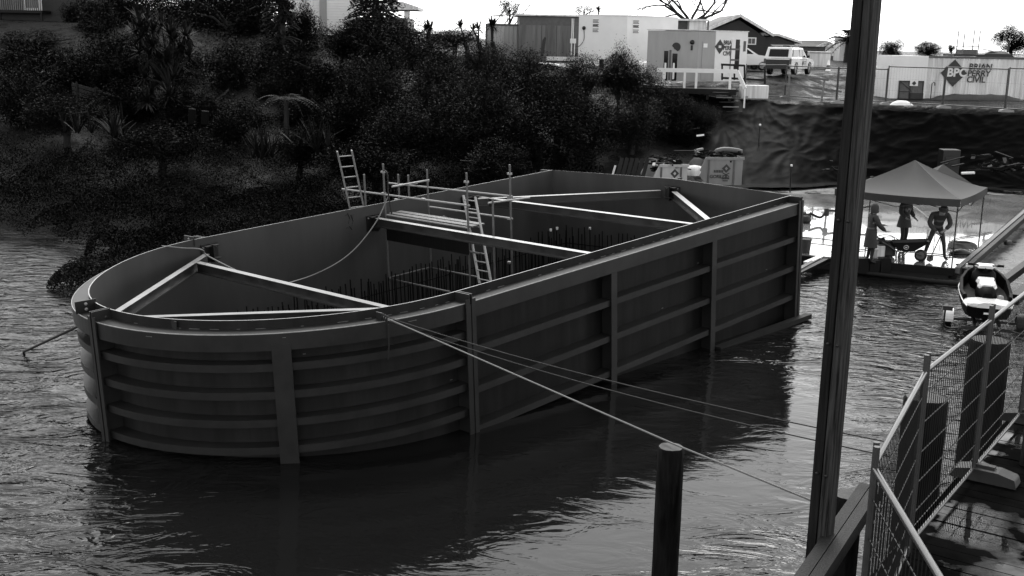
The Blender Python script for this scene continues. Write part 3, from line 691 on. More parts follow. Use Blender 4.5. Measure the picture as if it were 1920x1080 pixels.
TREES += [(440, 28, 70, 55, 90, 'dark', 'dark dense tree at the top edge behind the others, left of the weeping tree'), (230, 25, 70, 50, 88, 'dark', 'dark dense tree at the top edge behind the feathery tree'), (200, 62, 60, 45, 76, 'dark', 'dark bush under the feathery thin tree'), (560, 60, 45, 70, 72, 'dark', 'dark tree hugging the left side of the weatherboard house'), (310, 60, 90, 70, 78, 'dark', 'dark tree directly behind the cabbage tree crown'), (60, 112, 110, 34, 68, 'dark', 'dark bush filling the slope under the balcony hedge'), (240, 95, 60, 40, 70, 'dark', 'dark bush on the slope right of the balcony hedge'), (520, 175, 60, 40, 62, 'dark', 'dark bush below the weeping tree trunk'), (270, 20, 70, 60, 84, 'dark', 'dark tree rising behind the cabbage tree at the top edge'), (355, 10, 80, 60, 86, 'dark', 'dark tree at the top edge between cabbage tree and weatherboard house'), (470, 20, 70, 70, 84, 'dark', 'dark tree at the top edge nearest the weatherboard house'), (155, 30, 40, 50, 80, 'dark', 'dark tree at the right end of the timber balcony'),
 (330, 130, 80, 60, 66, 'dark', 'dark bush in the shade right behind the cabbage tree trunk'), (250, 200, 90, 60, 58, 'dark', 'dark bush behind the sloping board fence'), (120, 215, 90, 45, 54, 'bush', 'leafy bush in front of the sloping board fence'), (560, 215, 70, 60, 58, 'dark', 'dark bush behind the tree fern')]
for (u, v, ru, rv, Y, k, lb) in TREES: tree('bush' if 'tree' not in lb.split(' of ')[0].split(' the ')[0] else 'broadleaf_tree', lb, u, v, ru, rv, Y, k)
# far trees on the skyline behind the yard
for (u, v, ru, rv, Y, k, lb) in [(1672, 94, 27, 26, 110, 'dark', 'open-crowned tree behind the yard right beside the timber post'), (1740, 92, 44, 18, 120, 'bush', 'dense dome-shaped tree behind the white end of the logo container'),
                                (1897, 76, 36, 34, 110, 'dark', 'broad tree at the right picture edge behind the logo container'), (1785, 90, 7, 10, 120, 'dark', 'tiny round shrub right of the dome-shaped tree'),
                                (955, 14, 30, 26, 100, 'sparse', 'ragged silhouetted tree above the corrugated container'), (1095, 18, 34, 12, 105, 'sparse', 'windswept low tree above the stained shed roof')]:
    tree('broadleaf_tree', lb, u, v, ru, rv, Y, k, 'trees on the skyline')

# strap-leaf plants ---------------------------------------------------
def blades(m, c, n, L, wd, g, spread=1.0, droop=.6, up=.2, segs=4, mi=0):
    c = np.asarray(c, float)
    for i in range(n):
        a = g.uniform(0, 6.283); el = g.uniform(up, 1.45) if spread < 1.2 else g.uniform(-.5, 1.4)
        d = V(math.cos(a)*math.cos(el), math.sin(a)*math.cos(el), math.sin(el)); s = unit(np.cross(d, V(0, 0, 1))+1e-6); l = L*g.uniform(.65, 1.1); pts = []
        for k in range(segs+1):
            t = k/segs; p = c+d*l*t-V(0, 0, droop*l*t*t*.5*math.cos(el)); ww = wd*(1-t**2)*.5+.002; pts += [p-s*ww, p+s*ww]
        m.add(pts, [(2*k, 2*k+1, 2*k+3, 2*k+2) for k in range(segs)], True, mi)
def rosette_tree(name, label, u, v, ru, rv, Y, nros, L, seed, wd=.085, nb=60, cat='tree', base_uv=None, group=None):
    g = np.random.default_rng(seed); c = DP(u, v, Y); sc = Y*1.03/F_PX; rx, rz = ru*sc, rv*sc
    base = V(c[0]+.4, Y, float(ground(c[0], Y))-.1) if base_uv is None else DP(*base_uv, Y)
    o = thing(name, label, cat, base, group); tr = MB(); cr_ = MB()
    fork = base+(c-base)*.55
    tr.tube([base, (base+fork)/2+V(.05, 0, 0), fork], [.2, .16, .14], 8)
    for i in range(nros):
        d = unit(g.normal(size=3)); p = c+V(d[0]*rx, d[1]*rx, d[2]*rz)*g.uniform(.6, 1)
        q = (fork+p)/2+V(0, 0, .1); tr.tube([fork, q, p], [.08, .06, .04], 5); blades(cr_, p, nb, L, wd, g, spread=2, droop=.45)
    tr.build('trunk', M['bark'], o); cr_.build('crown', M['blade'], o); return o
rosette_tree('cabbage_tree', 'many-headed cabbage tree with spiky rosettes high on the left bank', 300, 95, 56, 72, 60, 34, 1.0, 21, base_uv=(342, 245))
rosette_tree('cabbage_tree', 'small cabbage tree with drooping heads under the taller one', 300, 178, 34, 24, 57, 7, .9, 22, base_uv=(318, 250))
for i, (u, v, r_, n) in enumerate([(800, 54, 10, 3), (866, 54, 7, 1), (892, 55, 8, 2), (918, 50, 8, 2), (1122, 22, 5, 1)]):
    rosette_tree('cabbage_tree', ['spiky palm-like tree on the skyline right of the far house roof', 'single round spiky head on the skyline left of the container', 'pair of spiky heads on the skyline beside the corrugated container', 'spiky head touching the corner of the corrugated container', 'spiky head above the stained shed roof'][i], u, v, r_, r_*.6, 72 if i < 4 else 90, n, .85, 30+i, wd=.07, group='spiky trees on the skyline')
def flax(u, v, Y, L, n, seed, label):
    g = np.random.default_rng(seed); c = DP(u, v, Y); c[2] = max(float(ground(c[0], Y))-.05, c[2])
    o = thing('flax_plant', label, 'flax', c, 'flax clumps on the bank'); m = MB()
    for k in range(n//9): blades(m, c+V(g.normal()*.35, g.normal()*.35, 0), 9, L, .075, g, droop=.75, up=.75, segs=5)
    m.build('leaf_fan', M['blade'], o)
flax(497, 296, 47, 1.7, 80, 41, 'large flax clump with shiny sword leaves below the tree fern')
flax(215, 258, 50, 1.7, 60, 42, 'flax clump above the mangroves at left'); flax(590, 285, 49, 1.9, 50, 43, 'upright flax clump right of the tree fern'); flax(150, 250, 50, 1.3, 36, 44, 'small flax clump at the far left above the mangroves')
# tree fern
g = np.random.default_rng(51); c = DP(537, 188, 54); base = DP(537, 262, 54); o = thing('tree_fern', 'tree fern with arching fronds on the left bank', 'tree fern', base)
MB().tube([base, (base+c)/2, c], [.16, .12, .1], 8).build('trunk', M['bark'], o); m = MB()
for k in range(13):
    a = 6.28*k/13+g.uniform(-.15, .15); d = V(math.cos(a), math.sin(a), 0); s = V(-d[1], d[0], 0); L = g.uniform(1.3, 1.8); ang = g.uniform(.45, .8); prev = None
    for i in range(15):
        t = i/14; p = c+d*L*t+V(0, 0, L*(ang*t-.85*t*t)); wl = .34*math.sin(math.pi*min(1, t*.85+.15))+.02
        for sg in (-1, 1):
            q = p+s*sg*wl-V(0, 0, .1*wl)+d*.08; m.quad(p-d*.035, p+d*.035, q+d*.02, q-d*.02)
        if prev is not None: m.tube([prev, p], .018, 4)
        prev = p
m.build('fronds', M['blade'], o)
# conifers: drooping tiers
def conifer(label, u, vtop, vbot, ru, Y, seed, mat='leaf_dark'):
    g = np.random.default_rng(seed); top = DP(u, vtop, Y); bot = DP(u, vbot, Y); sc = Y*1.03/F_PX; R = ru*sc
    base = V(bot[0], Y, min(float(ground(bot[0], Y)), bot[2])-.1); o = thing('conifer_tree', label, 'tree', base, 'conifers by the weatherboard house'); tr = MB(); cr_ = MB(); H = top[2]-bot[2]
    tr.tube([base, (base+top)/2, top], [.3, .2, .05], 8); n = 22; ctr = []
    for i in range(n):
        t = i/n; z = bot[2]+H*t; rr = R*(1-t*.85)
        for k in range(9):
            a = g.uniform(0, 6.28); e = V(bot[0]+math.cos(a)*rr, Y+math.sin(a)*rr, z-.25*rr+g.uniform(-.2, .2)); s = V(bot[0], Y, z)
            tr.tube([s, (s+e)/2+V(0, 0, .15), e], [.06, .04, .02], 4)
            tt = g.uniform(.15, 1, 26)[:, None]; ctr.append(s+(e-s)*tt+g.normal(size=(26, 3))*[.12, .12, .1]-np.array([0, 0, .12]))
    vs, q = leaf_quads(np.concatenate(ctr), .3, g, aspect=.28, up=-.5)
    tr.build('trunk', M['bark'], o); ob = bpy.data.objects.new('crown', np_mesh('crown', vs-base, q, M[mat])); COL.objects.link(ob); ob.parent = o
conifer('dark conifer with drooping branches right of the weatherboard house', 705, -120, 48, 62, 74, 61)
conifer('dark weeping tree hanging down left of the weatherboard house', 528, -150, 135, 46, 67, 62)
# bare tree on the skyline
g = np.random.default_rng(71); base = DP(1300, 60, 92); base[2] = float(ground(base[0], 92)); o = thing('bare_tree', 'leafless tree spreading its branches above the site office roof', 'tree', base); m = MB()
def limb(p, d, L, r_, dep):
    pts = [p]; 
    for i in range(4):
        d = unit(d+g.normal(size=3)*.22+V(0, 0, .05)); p = p+d*L/4; pts.append(p)
    m.tube(pts, np.linspace(r_, r_*.62, 5).tolist(), 5, caps=False)
    if dep > 0:
        for k in range(3 if dep > 1 else 3):
            limb(pts[-1 if k < 2 else 2], unit(d+g.normal(size=3)*.62*V(1.25, .6, .8)), L*g.uniform(.6, .85), r_*.58, dep-1)
tp2 = DP(1295, 42, 92)
m.tube([base, tp2], [.24, .2], 8)
for dx in (-1.9, -1.1, -.4, .3, 1.1, 2.0): limb(tp2, unit(V(dx, .2*g.normal(), .8)), 2.5, .13, 3)
m.build('trunk', M['bark'], o)
# date palm behind the post
g = np.random.default_rng(72); c = DP(1592, 78, 105); base = V(c[0], 105, float(ground(c[0], 105))); o = thing('palm_tree', 'palm with feathery fronds half hidden by the timber post', 'palm', base); tr = MB(); tr.tube([base, c], [.4, .3], 8); tr.build('trunk', M['bark'], o); m = MB()
for k in range(40):
    a = g.uniform(0, 6.28); el = g.uniform(-.2, 1.3); d = V(math.cos(a)*math.cos(el), math.sin(a)*math.cos(el), math.sin(el)); s = unit(np.cross(d, V(0, 0, 1))); prev = c
    for i in range(9):
        t = (i+1)/9; p = c+d*2.3*t-V(0, 0, 1.2*t*t); m.tube([prev, p], .03, 3)
        for sg in (-1, 1): q = p+s*sg*.35+d*.2-V(0, 0, .12); m.quad(p-d*.04, p+d*.04, q+d*.02, q-d*.02)
        prev = p
m.build('crown', M['leaf_dark'], o)

# mangrove thicket along the water: an uncountable mass
g = np.random.default_rng(81)
poly_x = np.array([-24, -20, -16.6, -13.9, -12.9, -11.6, -9.4, -6, -2, 2, 6, 9]); front = np.array([42.2, 41.5, 39.6, 36.5, 31.9, 31.0, 30.6, 31.5, 35.0, 39.5, 60, 60])
n = 340000
x = g.uniform(-26, 9, n*2); y = 30+g.uniform(0, 1, n*2)**1.0*20
fr = np.interp(x, poly_x, front)+.35*noise2(x, y, 2.2, 8); keep = (y > fr) & (y < 51); x, y, fr = x[keep][:n], y[keep][:n], fr[keep][:n]
hmax = np.interp(x, [-26, -14, -12.8, -9, -4, 9], [1.7, 1.6, .95, 1.25, 1.6, 1.9])*(.8+.55*noise2(x, y, 1.1, 9)+.45*noise2(x, y, 3.2, 10))
edge = np.clip((y-fr)/1.2, 0, 1)**.5
hmax = np.maximum(hmax*(.25+.75*edge), .15)+np.clip((y-45)/8, 0, 1)*.9
gz = np.maximum(ground(x, y), 0)
z = gz+hmax*(1-.55*g.random(len(x))**2.2)
C = np.stack([x, y, z], 1)
upn = np.zeros_like(C); upn[:, 2] = 1; upn[:, 0] = .4*noise2(x, y, 2.6, 21); upn[:, 1] = -.1+.4*noise2(x, y, 2.6, 22)
vs, q = leaf_quads(C, .068, g, aspect=.5, up=.5, outn=upn)
mgm = np_mesh('mangrove_thicket', vs, q, M['mangrove']); soft_normals(mgm, upn, g, .3); mg = bpy.data.objects.new('mangrove_thicket', mgm); COL.objects.link(mg)
tag(mg, 'low dark mangrove thicket covering the left river edge', 'mangroves', kind='stuff')
# single mangrove bush at the tip of the thicket
o = thing('mangrove_bush', 'dark mangrove bush at the tip of the thicket beside the cofferdam nose', 'bush', GP(196, 540, 0)); g = np.random.default_rng(82)
nl = 18000; x = g.uniform(-1.6, 2.6, nl); y = g.uniform(-1, 1.4, nl); rr = (x-.4)**2/4.2+y**2/1.4; k = rr < 1; x, y, rr = x[k], y[k], rr[k]
z = (1-rr)**.5*(.95+.3*noise2(x, y, 4, 3))*(.12+.88*g.random(len(x))**.6)+.02
vs, q = leaf_quads(np.stack([x, y, z], 1), .075, g, aspect=.5, up=.5)
ob = bpy.data.objects.new('foliage', np_mesh('foliage', vs, q, M['mangrove'])); COL.objects.link(ob); ob.parent = o
m = MB()
for k in range(9): a = g.uniform(0, 6.28); m.tube([(.3, 0, -.4), (.3+math.cos(a)*.5, math.sin(a)*.3, .3), (.3+math.cos(a)*1.1, math.sin(a)*.6, .6)], [.04, .03, .015], 5)
m.build('stems', M['bark'], o, local=True)
# ================================================================== BUILDINGS ON THE BANK AND THE YARD
def zg(x, y): return float(ground(x, y))
def corner_box(u0, u1, Y0, ang, depth, vtop, zb):
    """a box whose front-face left/right edges appear at photo columns u0,u1; front plane at angle ang through the point (u0,Y0)"""
    a = DP(u0, vtop, Y0); d = V(math.cos(ang), math.sin(ang), 0)
    # find length so that the far end projects to u1
    lo, hi = .1, 60
    for _ in range(50):
        md = (lo+hi)/2; p = a+d*md-EYE; uu = 960+F_PX*(p@RT)/(p@FW)
        if uu < u1: lo = md
        else: hi = md
    L = (lo+hi)/2; n = V(-d[1], d[0], 0)   # pointing away from camera for ang ~ 0
    return a, d, n, L
def P3(a, d, n, s, t, z): q = a+d*s+n*t; return V(q[0], q[1], z)
def block(mb, a, d, n, s0, s1, t0, t1, z0, z1, mi=0):
    return mb.hexa([P3(a, d, n, s0, t0, z0), P3(a, d, n, s1, t0, z0), P3(a, d, n, s1, t1, z0), P3(a, d, n, s0, t1, z0), P3(a, d, n, s0, t0, z1), P3(a, d, n, s1, t0, z1), P3(a, d, n, s1, t1, z1), P3(a, d, n, s0, t1, z1)], mi)
def fblock(a, d, n, s0, s1, z0, z1, t0=-.03, t1=.0): return block(MB(), a, d, n, s0, s1, t0, t1, z0, z1)
def corrugated(a, d, n, L, z0, z1, pitch=.28, dep=.036):
    m = MB(); prof = []; s = 0
    while s < L:
        for ds, t in ((0, 0), (.3, 0), (.4, dep), (.9, dep)): prof.append((min(s+ds*pitch, L), t))
        s += pitch
    prof.append((L, 0))
    vs = [P3(a, d, n, s, t, z) for z in (z0, z1) for s, t in prof]; k = len(prof)
    m.add(vs, [(i, i+1, k+i+1, k+i) for i in range(k-1)]); return m
def logo_diamond(a, d, n, parent, s, z, r, mat='print', txt=None, tsize=0, off=-.012):
    m = MB(); c = P3(a, d, n, s, off, z); m.prism([c-d*r, c-V(0, 0, r), c+d*r, c+V(0, 0, r)], n*.006); o = m.build('diamond_logo', M[mat], parent)
    return o
# --- corrugated container
a, d, n, L = corner_box(912, 975, 76, .02, 6, 44, 0); zt, zb = a[2], a[2]-2.6
ct = thing('shipping_container', 'small corrugated container with weathered pale wall beside the stained shed', 'container', V(a[0], a[1], zb))
m = corrugated(a, d, n, L, zb+.1, zt-.1); m.build('corrugated_wall', M['corr'], ct)
m = MB(); block(m, a, d, n, -.05, L+.05, -.03, .03, zt-.12, zt); block(m, a, d, n, -.05, L+.05, -.03, .03, zb, zb+.12); block(m, a, d, n, -.06, .06, -.04, .05, zb, zt); block(m, a, d, n, L-.06, L+.06, -.04, .05, zb, zt); m.build('frame', M['midgrey'], ct)
m = MB(); block(m, a, d, n, 0, L, .05, 6, zb, zt-.02); m.build('body', M['midgrey'], ct)
m = MB()
for s in (.5, 1.2, 1.9): m.tube([P3(a, d, n, s, 1.2, zt), P3(a, d, n, s+1.0, 1.2, zt+1.3)], .04, 5)
m.tube([P3(a, d, n, .2, 1.2, zt+.5), P3(a, d, n, 2.4, 1.2, zt+.7)], .04, 5); o = m.build('roof_frame', M['midgrey'], ct)
# --- stained shed
a, d, n, L = corner_box(974, 1087, 74, .03, 6, 30, 0); zt, zb = a[2], a[2]-2.9
sh = thing('storage_shed', 'grey shed with streaked stained panels and a thin white roof edge', 'shed', V(a[0], a[1], zb))
m = MB(); block(m, a, d, n, 0, L, 0, 5, zb, zt); m.build('wall', M['stained'], sh)
m = MB(); block(m, a, d, n, -.25, L+.6, -.3, 5.2, zt+.03, zt+.13); m.build('roof', M['white_dirty'], sh)
m = MB(); block(m, a, d, n, 0, L, -.012, 0, zt-.55, zt-.02); m.build('fascia_panel', M['midgrey'], sh)
for s in (L*.37, L*.62): m = MB(); block(m, a, d, n, s, s+.03, -.01, 0, zb, zt-.56); m.build('panel_seam', M['darkgrey'], sh)
m = MB(); m.prism([P3(a, d, n, L*.36, -.02, zt-2.5), P3(a, d, n, L*.415, -.02, zt-2.5), P3(a, d, n, L*.45, -.02, zt-1.35), P3(a, d, n, L*.43, -.02, zt-1.25), P3(a, d, n, L*.39, -.02, zt-1.5)], n*.02); m.build('dark_opening', M['black'], sh)
m = MB(); px = L*.875
m.tube([P3(a, d, n, px, -.07, zt-.1), P3(a, d, n, px, -.07, zt-2.4)], .045, 6); m.tube([P3(a, d, n, px+.1, -.07, zt-.1), P3(a, d, n, px+.1, -.07, zt-1.4)], .03, 6)
m.tube([P3(a, d, n, px+.2, -.07, zt-1.6), P3(a, d, n, px+.2, -.07, zt-3)], .035, 6); m.build('down_pipe', M['white'], sh)
m = MB(); block(m, a, d, n, px-.1, px+.28, -.16, -.02, zt-1.65, zt-1.35); m.build('meter_box', M['white'], sh)
m = MB(); block(m, a, d, n, L*.45, L+1.2, -.5, -.4, zt-2.75, zt-2.5); m.build('walkway_beam', M['white_dirty'], sh)
# --- white cabin with signs (corner towards us at u=1177)
c0 = DP(1177, 30, 70); 
al, dl, nl_, Ll = corner_box(1086, 1177, 71.5, -.35, 3, 28, 0)
zt, zb = DP(1177, 30, al[1]+dl[1]*Ll)[2], DP(1177, 112, al[1]+dl[1]*Ll)[2]
wc_ = thing('site_cabin', 'plain white cabin with printed warning signs near its corner', 'cabin', V(al[0], al[1], zb))
e = al+dl*Ll; dr = unit(V(.75, .66, 0)); nr = V(-dr[1], dr[0], 0)
lo_, hi_ = .1, 60
for _ in range(50):
    md = (lo_+hi_)/2; p = e+dr*md-EYE; uu = 960+F_PX*(p@RT)/(p@FW)
    if uu < 1272: lo_ = md
    else: hi_ = md
Lr = lo_
m = MB(); m.prism([V(*al[:2], zb), V(*e[:2], zb), V(*(e+dr*Lr)[:2], zb), V(*(al+dr*Lr)[:2], zb)], V(0, 0, zt-zb)); m.build('wall', M['white'], wc_)
m = MB(); m.prism([V(*(al-dl*.06)[:2], zt+.003), V(*(e+dl*.06-dr*.06)[:2], zt+.003), V(*(e+dr*(Lr+.06))[:2], zt+.003), V(*(al+dr*Lr)[:2], zt+.003)], V(0, 0, .06)); m.build('roof', M['white'], wc_)
def sign_stack(a, d, n, s, z, w_, parent):
    for k, (h, mt) in enumerate(((.28, 'midgrey'), (.22, 'darkgrey'), (.3, 'midgrey'))):
        m = MB(); block(m, a, d, n, s, s+w_, -.02, -.003, z-h, z); o = m.build('warning_sign', M['white'], parent)
        m = MB()
        for q in range(3): block(m, a, d, n, s+.04, s+w_-.04-.05*(q % 2), -.027, -.022, z-h+.04+q*(h-.06)/3, z-h+.04+q*(h-.06)/3+.045)
        m.build('print', M[mt], o); z -= h+.02
sign_stack(al, dl, nl_, Ll*.28, zt-.18, .45, wc_); sign_stack(e, dr, nr, .45, zt-.2, .6, wc_)
m = MB(); m.lathe(P3(al, dl, nl_, Ll*.11, -.02, zt-.75), [(0, .08), (.1, .08), (.12, 0)], 12, ax=-nl_); m.build('wall_lamp', M['black'], wc_)
m = MB(); p = P3(al, dl, nl_, Ll*.11, -.03, zt-.85); m.tube(smooth([p, p+V(.02, 0, -.6), p+V(-.25, 0, -1.0), p+V(-.5, 0, -1.0)], 12), .02, 5); m.build('cable', M['darkgrey'], wc_)
# canopy behind
a, d, n, L = corner_box(1250, 1330, 78, .02, 3, 38, 0); zt = a[2]
cn = thing('carport', 'flat pale canopy roof between the white cabin and the gabled house', 'canopy', V(a[0], a[1], zg(a[0], a[1])))
m = MB(); block(m, a, d, n, 0, L, 0, 4, zt, zt+.12); m.build('roof', M['white_dirty'], cn); m = MB(); block(m, a, d, n, .6, L-.2, 1.0, 3.8, zt-.7, zt-.002); m.build('soffit_box', M['midgrey'], cn)
m = MB(); block(m, a, d, n, L*.55, L*.95, .3, 1.0, zg(a[0], a[1]), zt-.005); m.build('tank', M['white_dirty'], cn)
for s in (.5, L-.1): m = MB(); block(m, a, d, n, s, s+.1, .05, .15, zg(a[0], a[1])-.2, zt); m.build('post', M['midgrey'], cn)
# --- site office (corner towards us u=1310)
al, dl, nl_, Ll = corner_box(1215, 1311, 67.5, -.38, 3, 63, 0); e = al+dl*Ll
zt, zb = DP(1310, 58.5, e[1])[2], DP(1310, 153, e[1])[2]
dr = unit(V(.8, .6, 0)); nr = V(-dr[1], dr[0], 0); lo_, hi_ = .1, 40
for _ in range(50):
    md = (lo_+hi_)/2; p = e+dr*md-EYE; uu = 960+F_PX*(p@RT)/(p@FW)
    if uu < 1402: lo_ = md
    else: hi_ = md
Lr = lo_
so = thing('site_office', 'pale flat-roofed site office with diamond logo behind the white railing', 'site office', V(al[0], al[1], zb))
sA = (1344-1311)/(1402-1311)*Lr*.93
m = MB(); m.prism([V(*al[:2], zb), V(*e[:2], zb), V(*(e+dr*sA)[:2], zb), V(*(al+dr*sA)[:2], zb)], V(0, 0, zt-zb)); m.build('grey_wall', M['grey_paint'], so)
m = MB(); m.prism([V(*(al+dr*(sA+.003))[:2], zb), V(*(e+dr*(sA+.003)-nr*.02)[:2], zb), V(*(e+dr*Lr-nr*.02)[:2], zb), V(*(al+dr*Lr)[:2], zb)], V(0, 0, zt-zb+.03)); m.build('white_wall', M['white'], so)
m = MB(); m.prism([V(*(al-dl*.05-dr*.05)[:2], zt+.033), V(*(e+dl*.05-dr*.05)[:2], zt+.033), V(*(e+dr*(Lr+.05)+dl*.05)[:2], zt+.033), V(*(al+dr*(Lr+.05)-dl*.05)[:2], zt+.033)], V(0, 0, .05)); m.build('roof', M['white_dirty'], so)
def panel(a, d, n, s0, s1, z0, z1, mat, parent, name, t=-.025): m = MB(); block(m, a, d, n, s0, s1, t, -.003, z0, z1); return m.build(name, M[mat], parent)
hz = zt-zb
for f0, f1, zz in ((.34, .42, .60), (.505, .60, .55)):
    o = panel(al, dl, nl_, Ll*f0, Ll*f1, zb, zb+hz*zz, 'glass', so, 'narrow_window'); panel(al, dl, nl_, Ll*f0+.05, Ll*f0+.16, zb+.1, zb+hz*.36, 'white', o, 'notice', -.04)
panel(al, dl, nl_, Ll*.44, Ll*.48, zb, zb+hz*.62, 'midgrey', so, 'door_edge')
m = MB(); c = P3(al, dl, nl_, Ll*.57, -.03, zb+hz*.68); m.prism([c+(dl*math.cos(t)+V(0, 0, math.sin(t)))*.26*(1 if math.sin(t+.8) > -.6 else .6) for t in np.linspace(0, 6.28, 16)[:-1]], nl_*.02); m.build('round_sign', M['darkgrey'], so)
m = MB(); m.lathe(P3(al, dl, nl_, Ll*.875, -.01, zb+hz*.78), [(0, .12), (.12, .12), (.14, 0)], 10, ax=-nl_); m.build('wall_lamp', M['black'], so); panel(al, dl, nl_, Ll*.85, Ll*.89, zb+hz*.62, zb+hz*.72, 'darkgrey', so, 'switch_box')
o = panel(e, dr, nr, sA*.22, sA*.55, zb+.1, zb+hz*.8, 'grey_paint', so, 'door'); panel(e, dr, nr, sA*.27, sA*.5, zb+hz*.68, zb+hz*.76, 'white', o, 'notice', -.04)
eo = e-nr*.021
logo_diamond(eo, dr, nr, so, sA+(Lr-sA)*.13, zt-.85, .42)
m = MB(); block(m, eo, dr, nr, sA+(Lr-sA)*.09, sA+(Lr-sA)*.17, -.022, -.014, zt-.92, zt-.78); m.build('logo_lettering', M['print_light'], so)
text_part('BRIAN\nPERRY\nCIVIL', M['print'], so, P3(eo, dr, nr, sA+(Lr-sA)*.235, -.012, zt-.72), dr, V(0, 0, 1), .34, bold=.03)
o = panel(eo, dr, nr, sA+(Lr-sA)*.47, sA+(Lr-sA)*.76, zb+.6, zt-.75, 'midgrey', so, 'window'); s0 = sA+(Lr-sA)*.49; ws = (Lr-sA)*.26
for k in range(2):
    for q in range(3): panel(eo, dr, nr, s0+k*ws*.52, s0+k*ws*.52+ws*.44, zb+.68+q*.62, zb+1.2+q*.62, 'white' if k == 0 else 'glass', o, 'pane', -.04)
panel(eo, dr, nr, Lr-.35, Lr-.15, zt-1.1, zt-.5, 'midgrey', so, 'vent')
# deck, railing and stairs in front of the office
dk = thing('raised_deck', 'dark raised deck with thick white railing and steep steps in front of the site office', 'deck', V(*DP(1310, 160, 64)[:2], zg(*DP(1310, 160, 64)[:2])))
zr = DP(1300, 131, 63.5)[2]; ra, rb, rc_ = DP(1232, 131, 63.8), DP(1382, 134, 62.6), DP(1397, 166, 62.2)
m = MB(); m.bar(ra, rb, .1, .22); m.build('top_rail', M['white'], dk); MB().bar(rb+V(.0, 0, .02), rc_, .1, .2).build('sloping_rail', M['white'], dk)
for u, v0, v1 in ((1285, 138, 158), (1307, 138, 160), (1370, 138, 160), (1245, 138, 154)):
    t = (u-1232)/150; p = ra+(rb-ra)*t; MB().bar(V(p[0], p[1]+.01, p[2]-.1), V(p[0], p[1]+.01, p[2]-1.0), .12, .12, ref=(0, 1, 0)).build('rail_post', M['white'], dk)
MB().bar(rc_, rc_-V(.0, 0, 1.2), .08, .08, ref=(0, 1, 0)).build('rail_post', M['white'], dk)
zd = zr-1.0; m = MB(); m.prism([V(ra[0], ra[1]-.1, zd), V(rb[0], rb[1]-.1, zd), V(rb[0]+.5, rb[1]+3, zd), V(ra[0], ra[1]+3.4, zd)], V(0, 0, -.3)); m.build('platform', M['timber_dark'], dk)
for k in range(4): t = .1+.28*k; p = ra+(rb-ra)*t; MB().bar(V(p[0], p[1]+.3, zd-.3), V(p[0], p[1]+.3, zg(p[0], p[1])-.3), .15, .15, ref=(0, 1, 0)).build('deck_leg', M['timber_dark'], dk)
for k in range(5): p = rb+V(-.9+.16*k, -.35-.22*k, -1.15-.24*k); MB().box(p, (.85, .26, .05)).build('step', M['timber_pale'] if k % 2 else M['timber_dark'], dk)
# --- gabled house behind
a, d, n, L = corner_box(1325, 1427, 90, .0, 8, 68, 0)
hs = thing('gabled_house', 'dark timber house with pale-edged gable roof behind the site office', 'house', V(a[0], a[1], zg(a[0], a[1])))
zb = zg(a[0], a[1])-.2; ap = DP(1386, 31, 90); ev = DP(1327, 57, 90); rv_ = DP(1441, 68, 90)
w1 = DP(1337, 60, 90)[0]; w2 = rv_[0]-.2
m = MB(); m.prism([V(w1, 90, zb), V(w2, 90, zb), V(w2, 90, rv_[2]-.1), V(ap[0], 90, ap[2]-.25), V(w1, 90, ev[2]+.1)], V(0, 9, 0)); m.build('wall', M['house_wood'], hs)
m = MB(); th_ = .22
def slope(m, p, q, y0, y1, t): m.prism([V(p[0], y0, p[2]), V(q[0], y0, q[2]), V(q[0], y0, q[2]+t), V(p[0], y0, p[2]+t)], V(0, y1-y0, 0))
slope(m, ev-V(.4, 0, .15), ap, 89.6, 99, .16); slope(m, ap, rv_+V(.3, 0, 0), 89.6, 99, .16); m.build('roof', M['roof_dark'], hs)
m = MB(); slope(m, ev-V(.4, 0, .19), ap-V(0, 0, .04), 89.5, 89.597, .24); slope(m, ap-V(0, 0, .04), rv_+V(.3, 0, -.04), 89.5, 89.597, .24); m.build('barge_board', M['white_dirty'], hs)
p = DP(1403, 72, 89.9); q = DP(1416, 82, 89.9); m = MB(); m.box(((p[0]+q[0])/2, 89.97, (p[2]+q[2])/2), (q[0]-p[0]+.16, .05, p[2]-q[2]+.16)); o = m.build('window', M['white'], hs)
m = MB(); m.box((p[0]*.75+q[0]*.25, 89.93, (p[2]+q[2])/2), ((q[0]-p[0])*.42, .02, p[2]-q[2])); m.box((p[0]*.25+q[0]*.75, 89.93, (p[2]+q[2])/2), ((q[0]-p[0])*.42, .02, p[2]-q[2])); m.build('pane', M['midgrey'], o)
# lower wing to the right
A = [DP(1425, 66, 91), DP(1444, 69, 91), DP(1458, 67.5, 91), DP(1501, 82, 91)]
wg = thing('house_wing', 'dark low house wing with pale sloping roof edge behind the white pickup', 'house', V(A[1][0], 91, zb))
m = MB(); m.prism([V(A[0][0], 91, zb), V(A[3][0]-.5, 91, zb), V(A[3][0]-.5, 91, A[3][2]), V(A[2][0], 91, A[2][2]-.05), V(A[0][0], 91, A[1][2]-.05)], V(0, 7, 0)); m.build('wall', M['darkgrey'], wg)
m = MB(); slope(m, A[0], A[2], 90.6, 98, .18); slope(m, A[2], A[3], 90.6, 98, .18); m.build('roof', M['white_dirty'], wg)
m = MB(); m.lathe(DP(1429, 69, 90.5), [(0, .15), (.14, .08), (.14, -.05), (0, -.15)], 8); m.build('lamp', M['white'], wg)
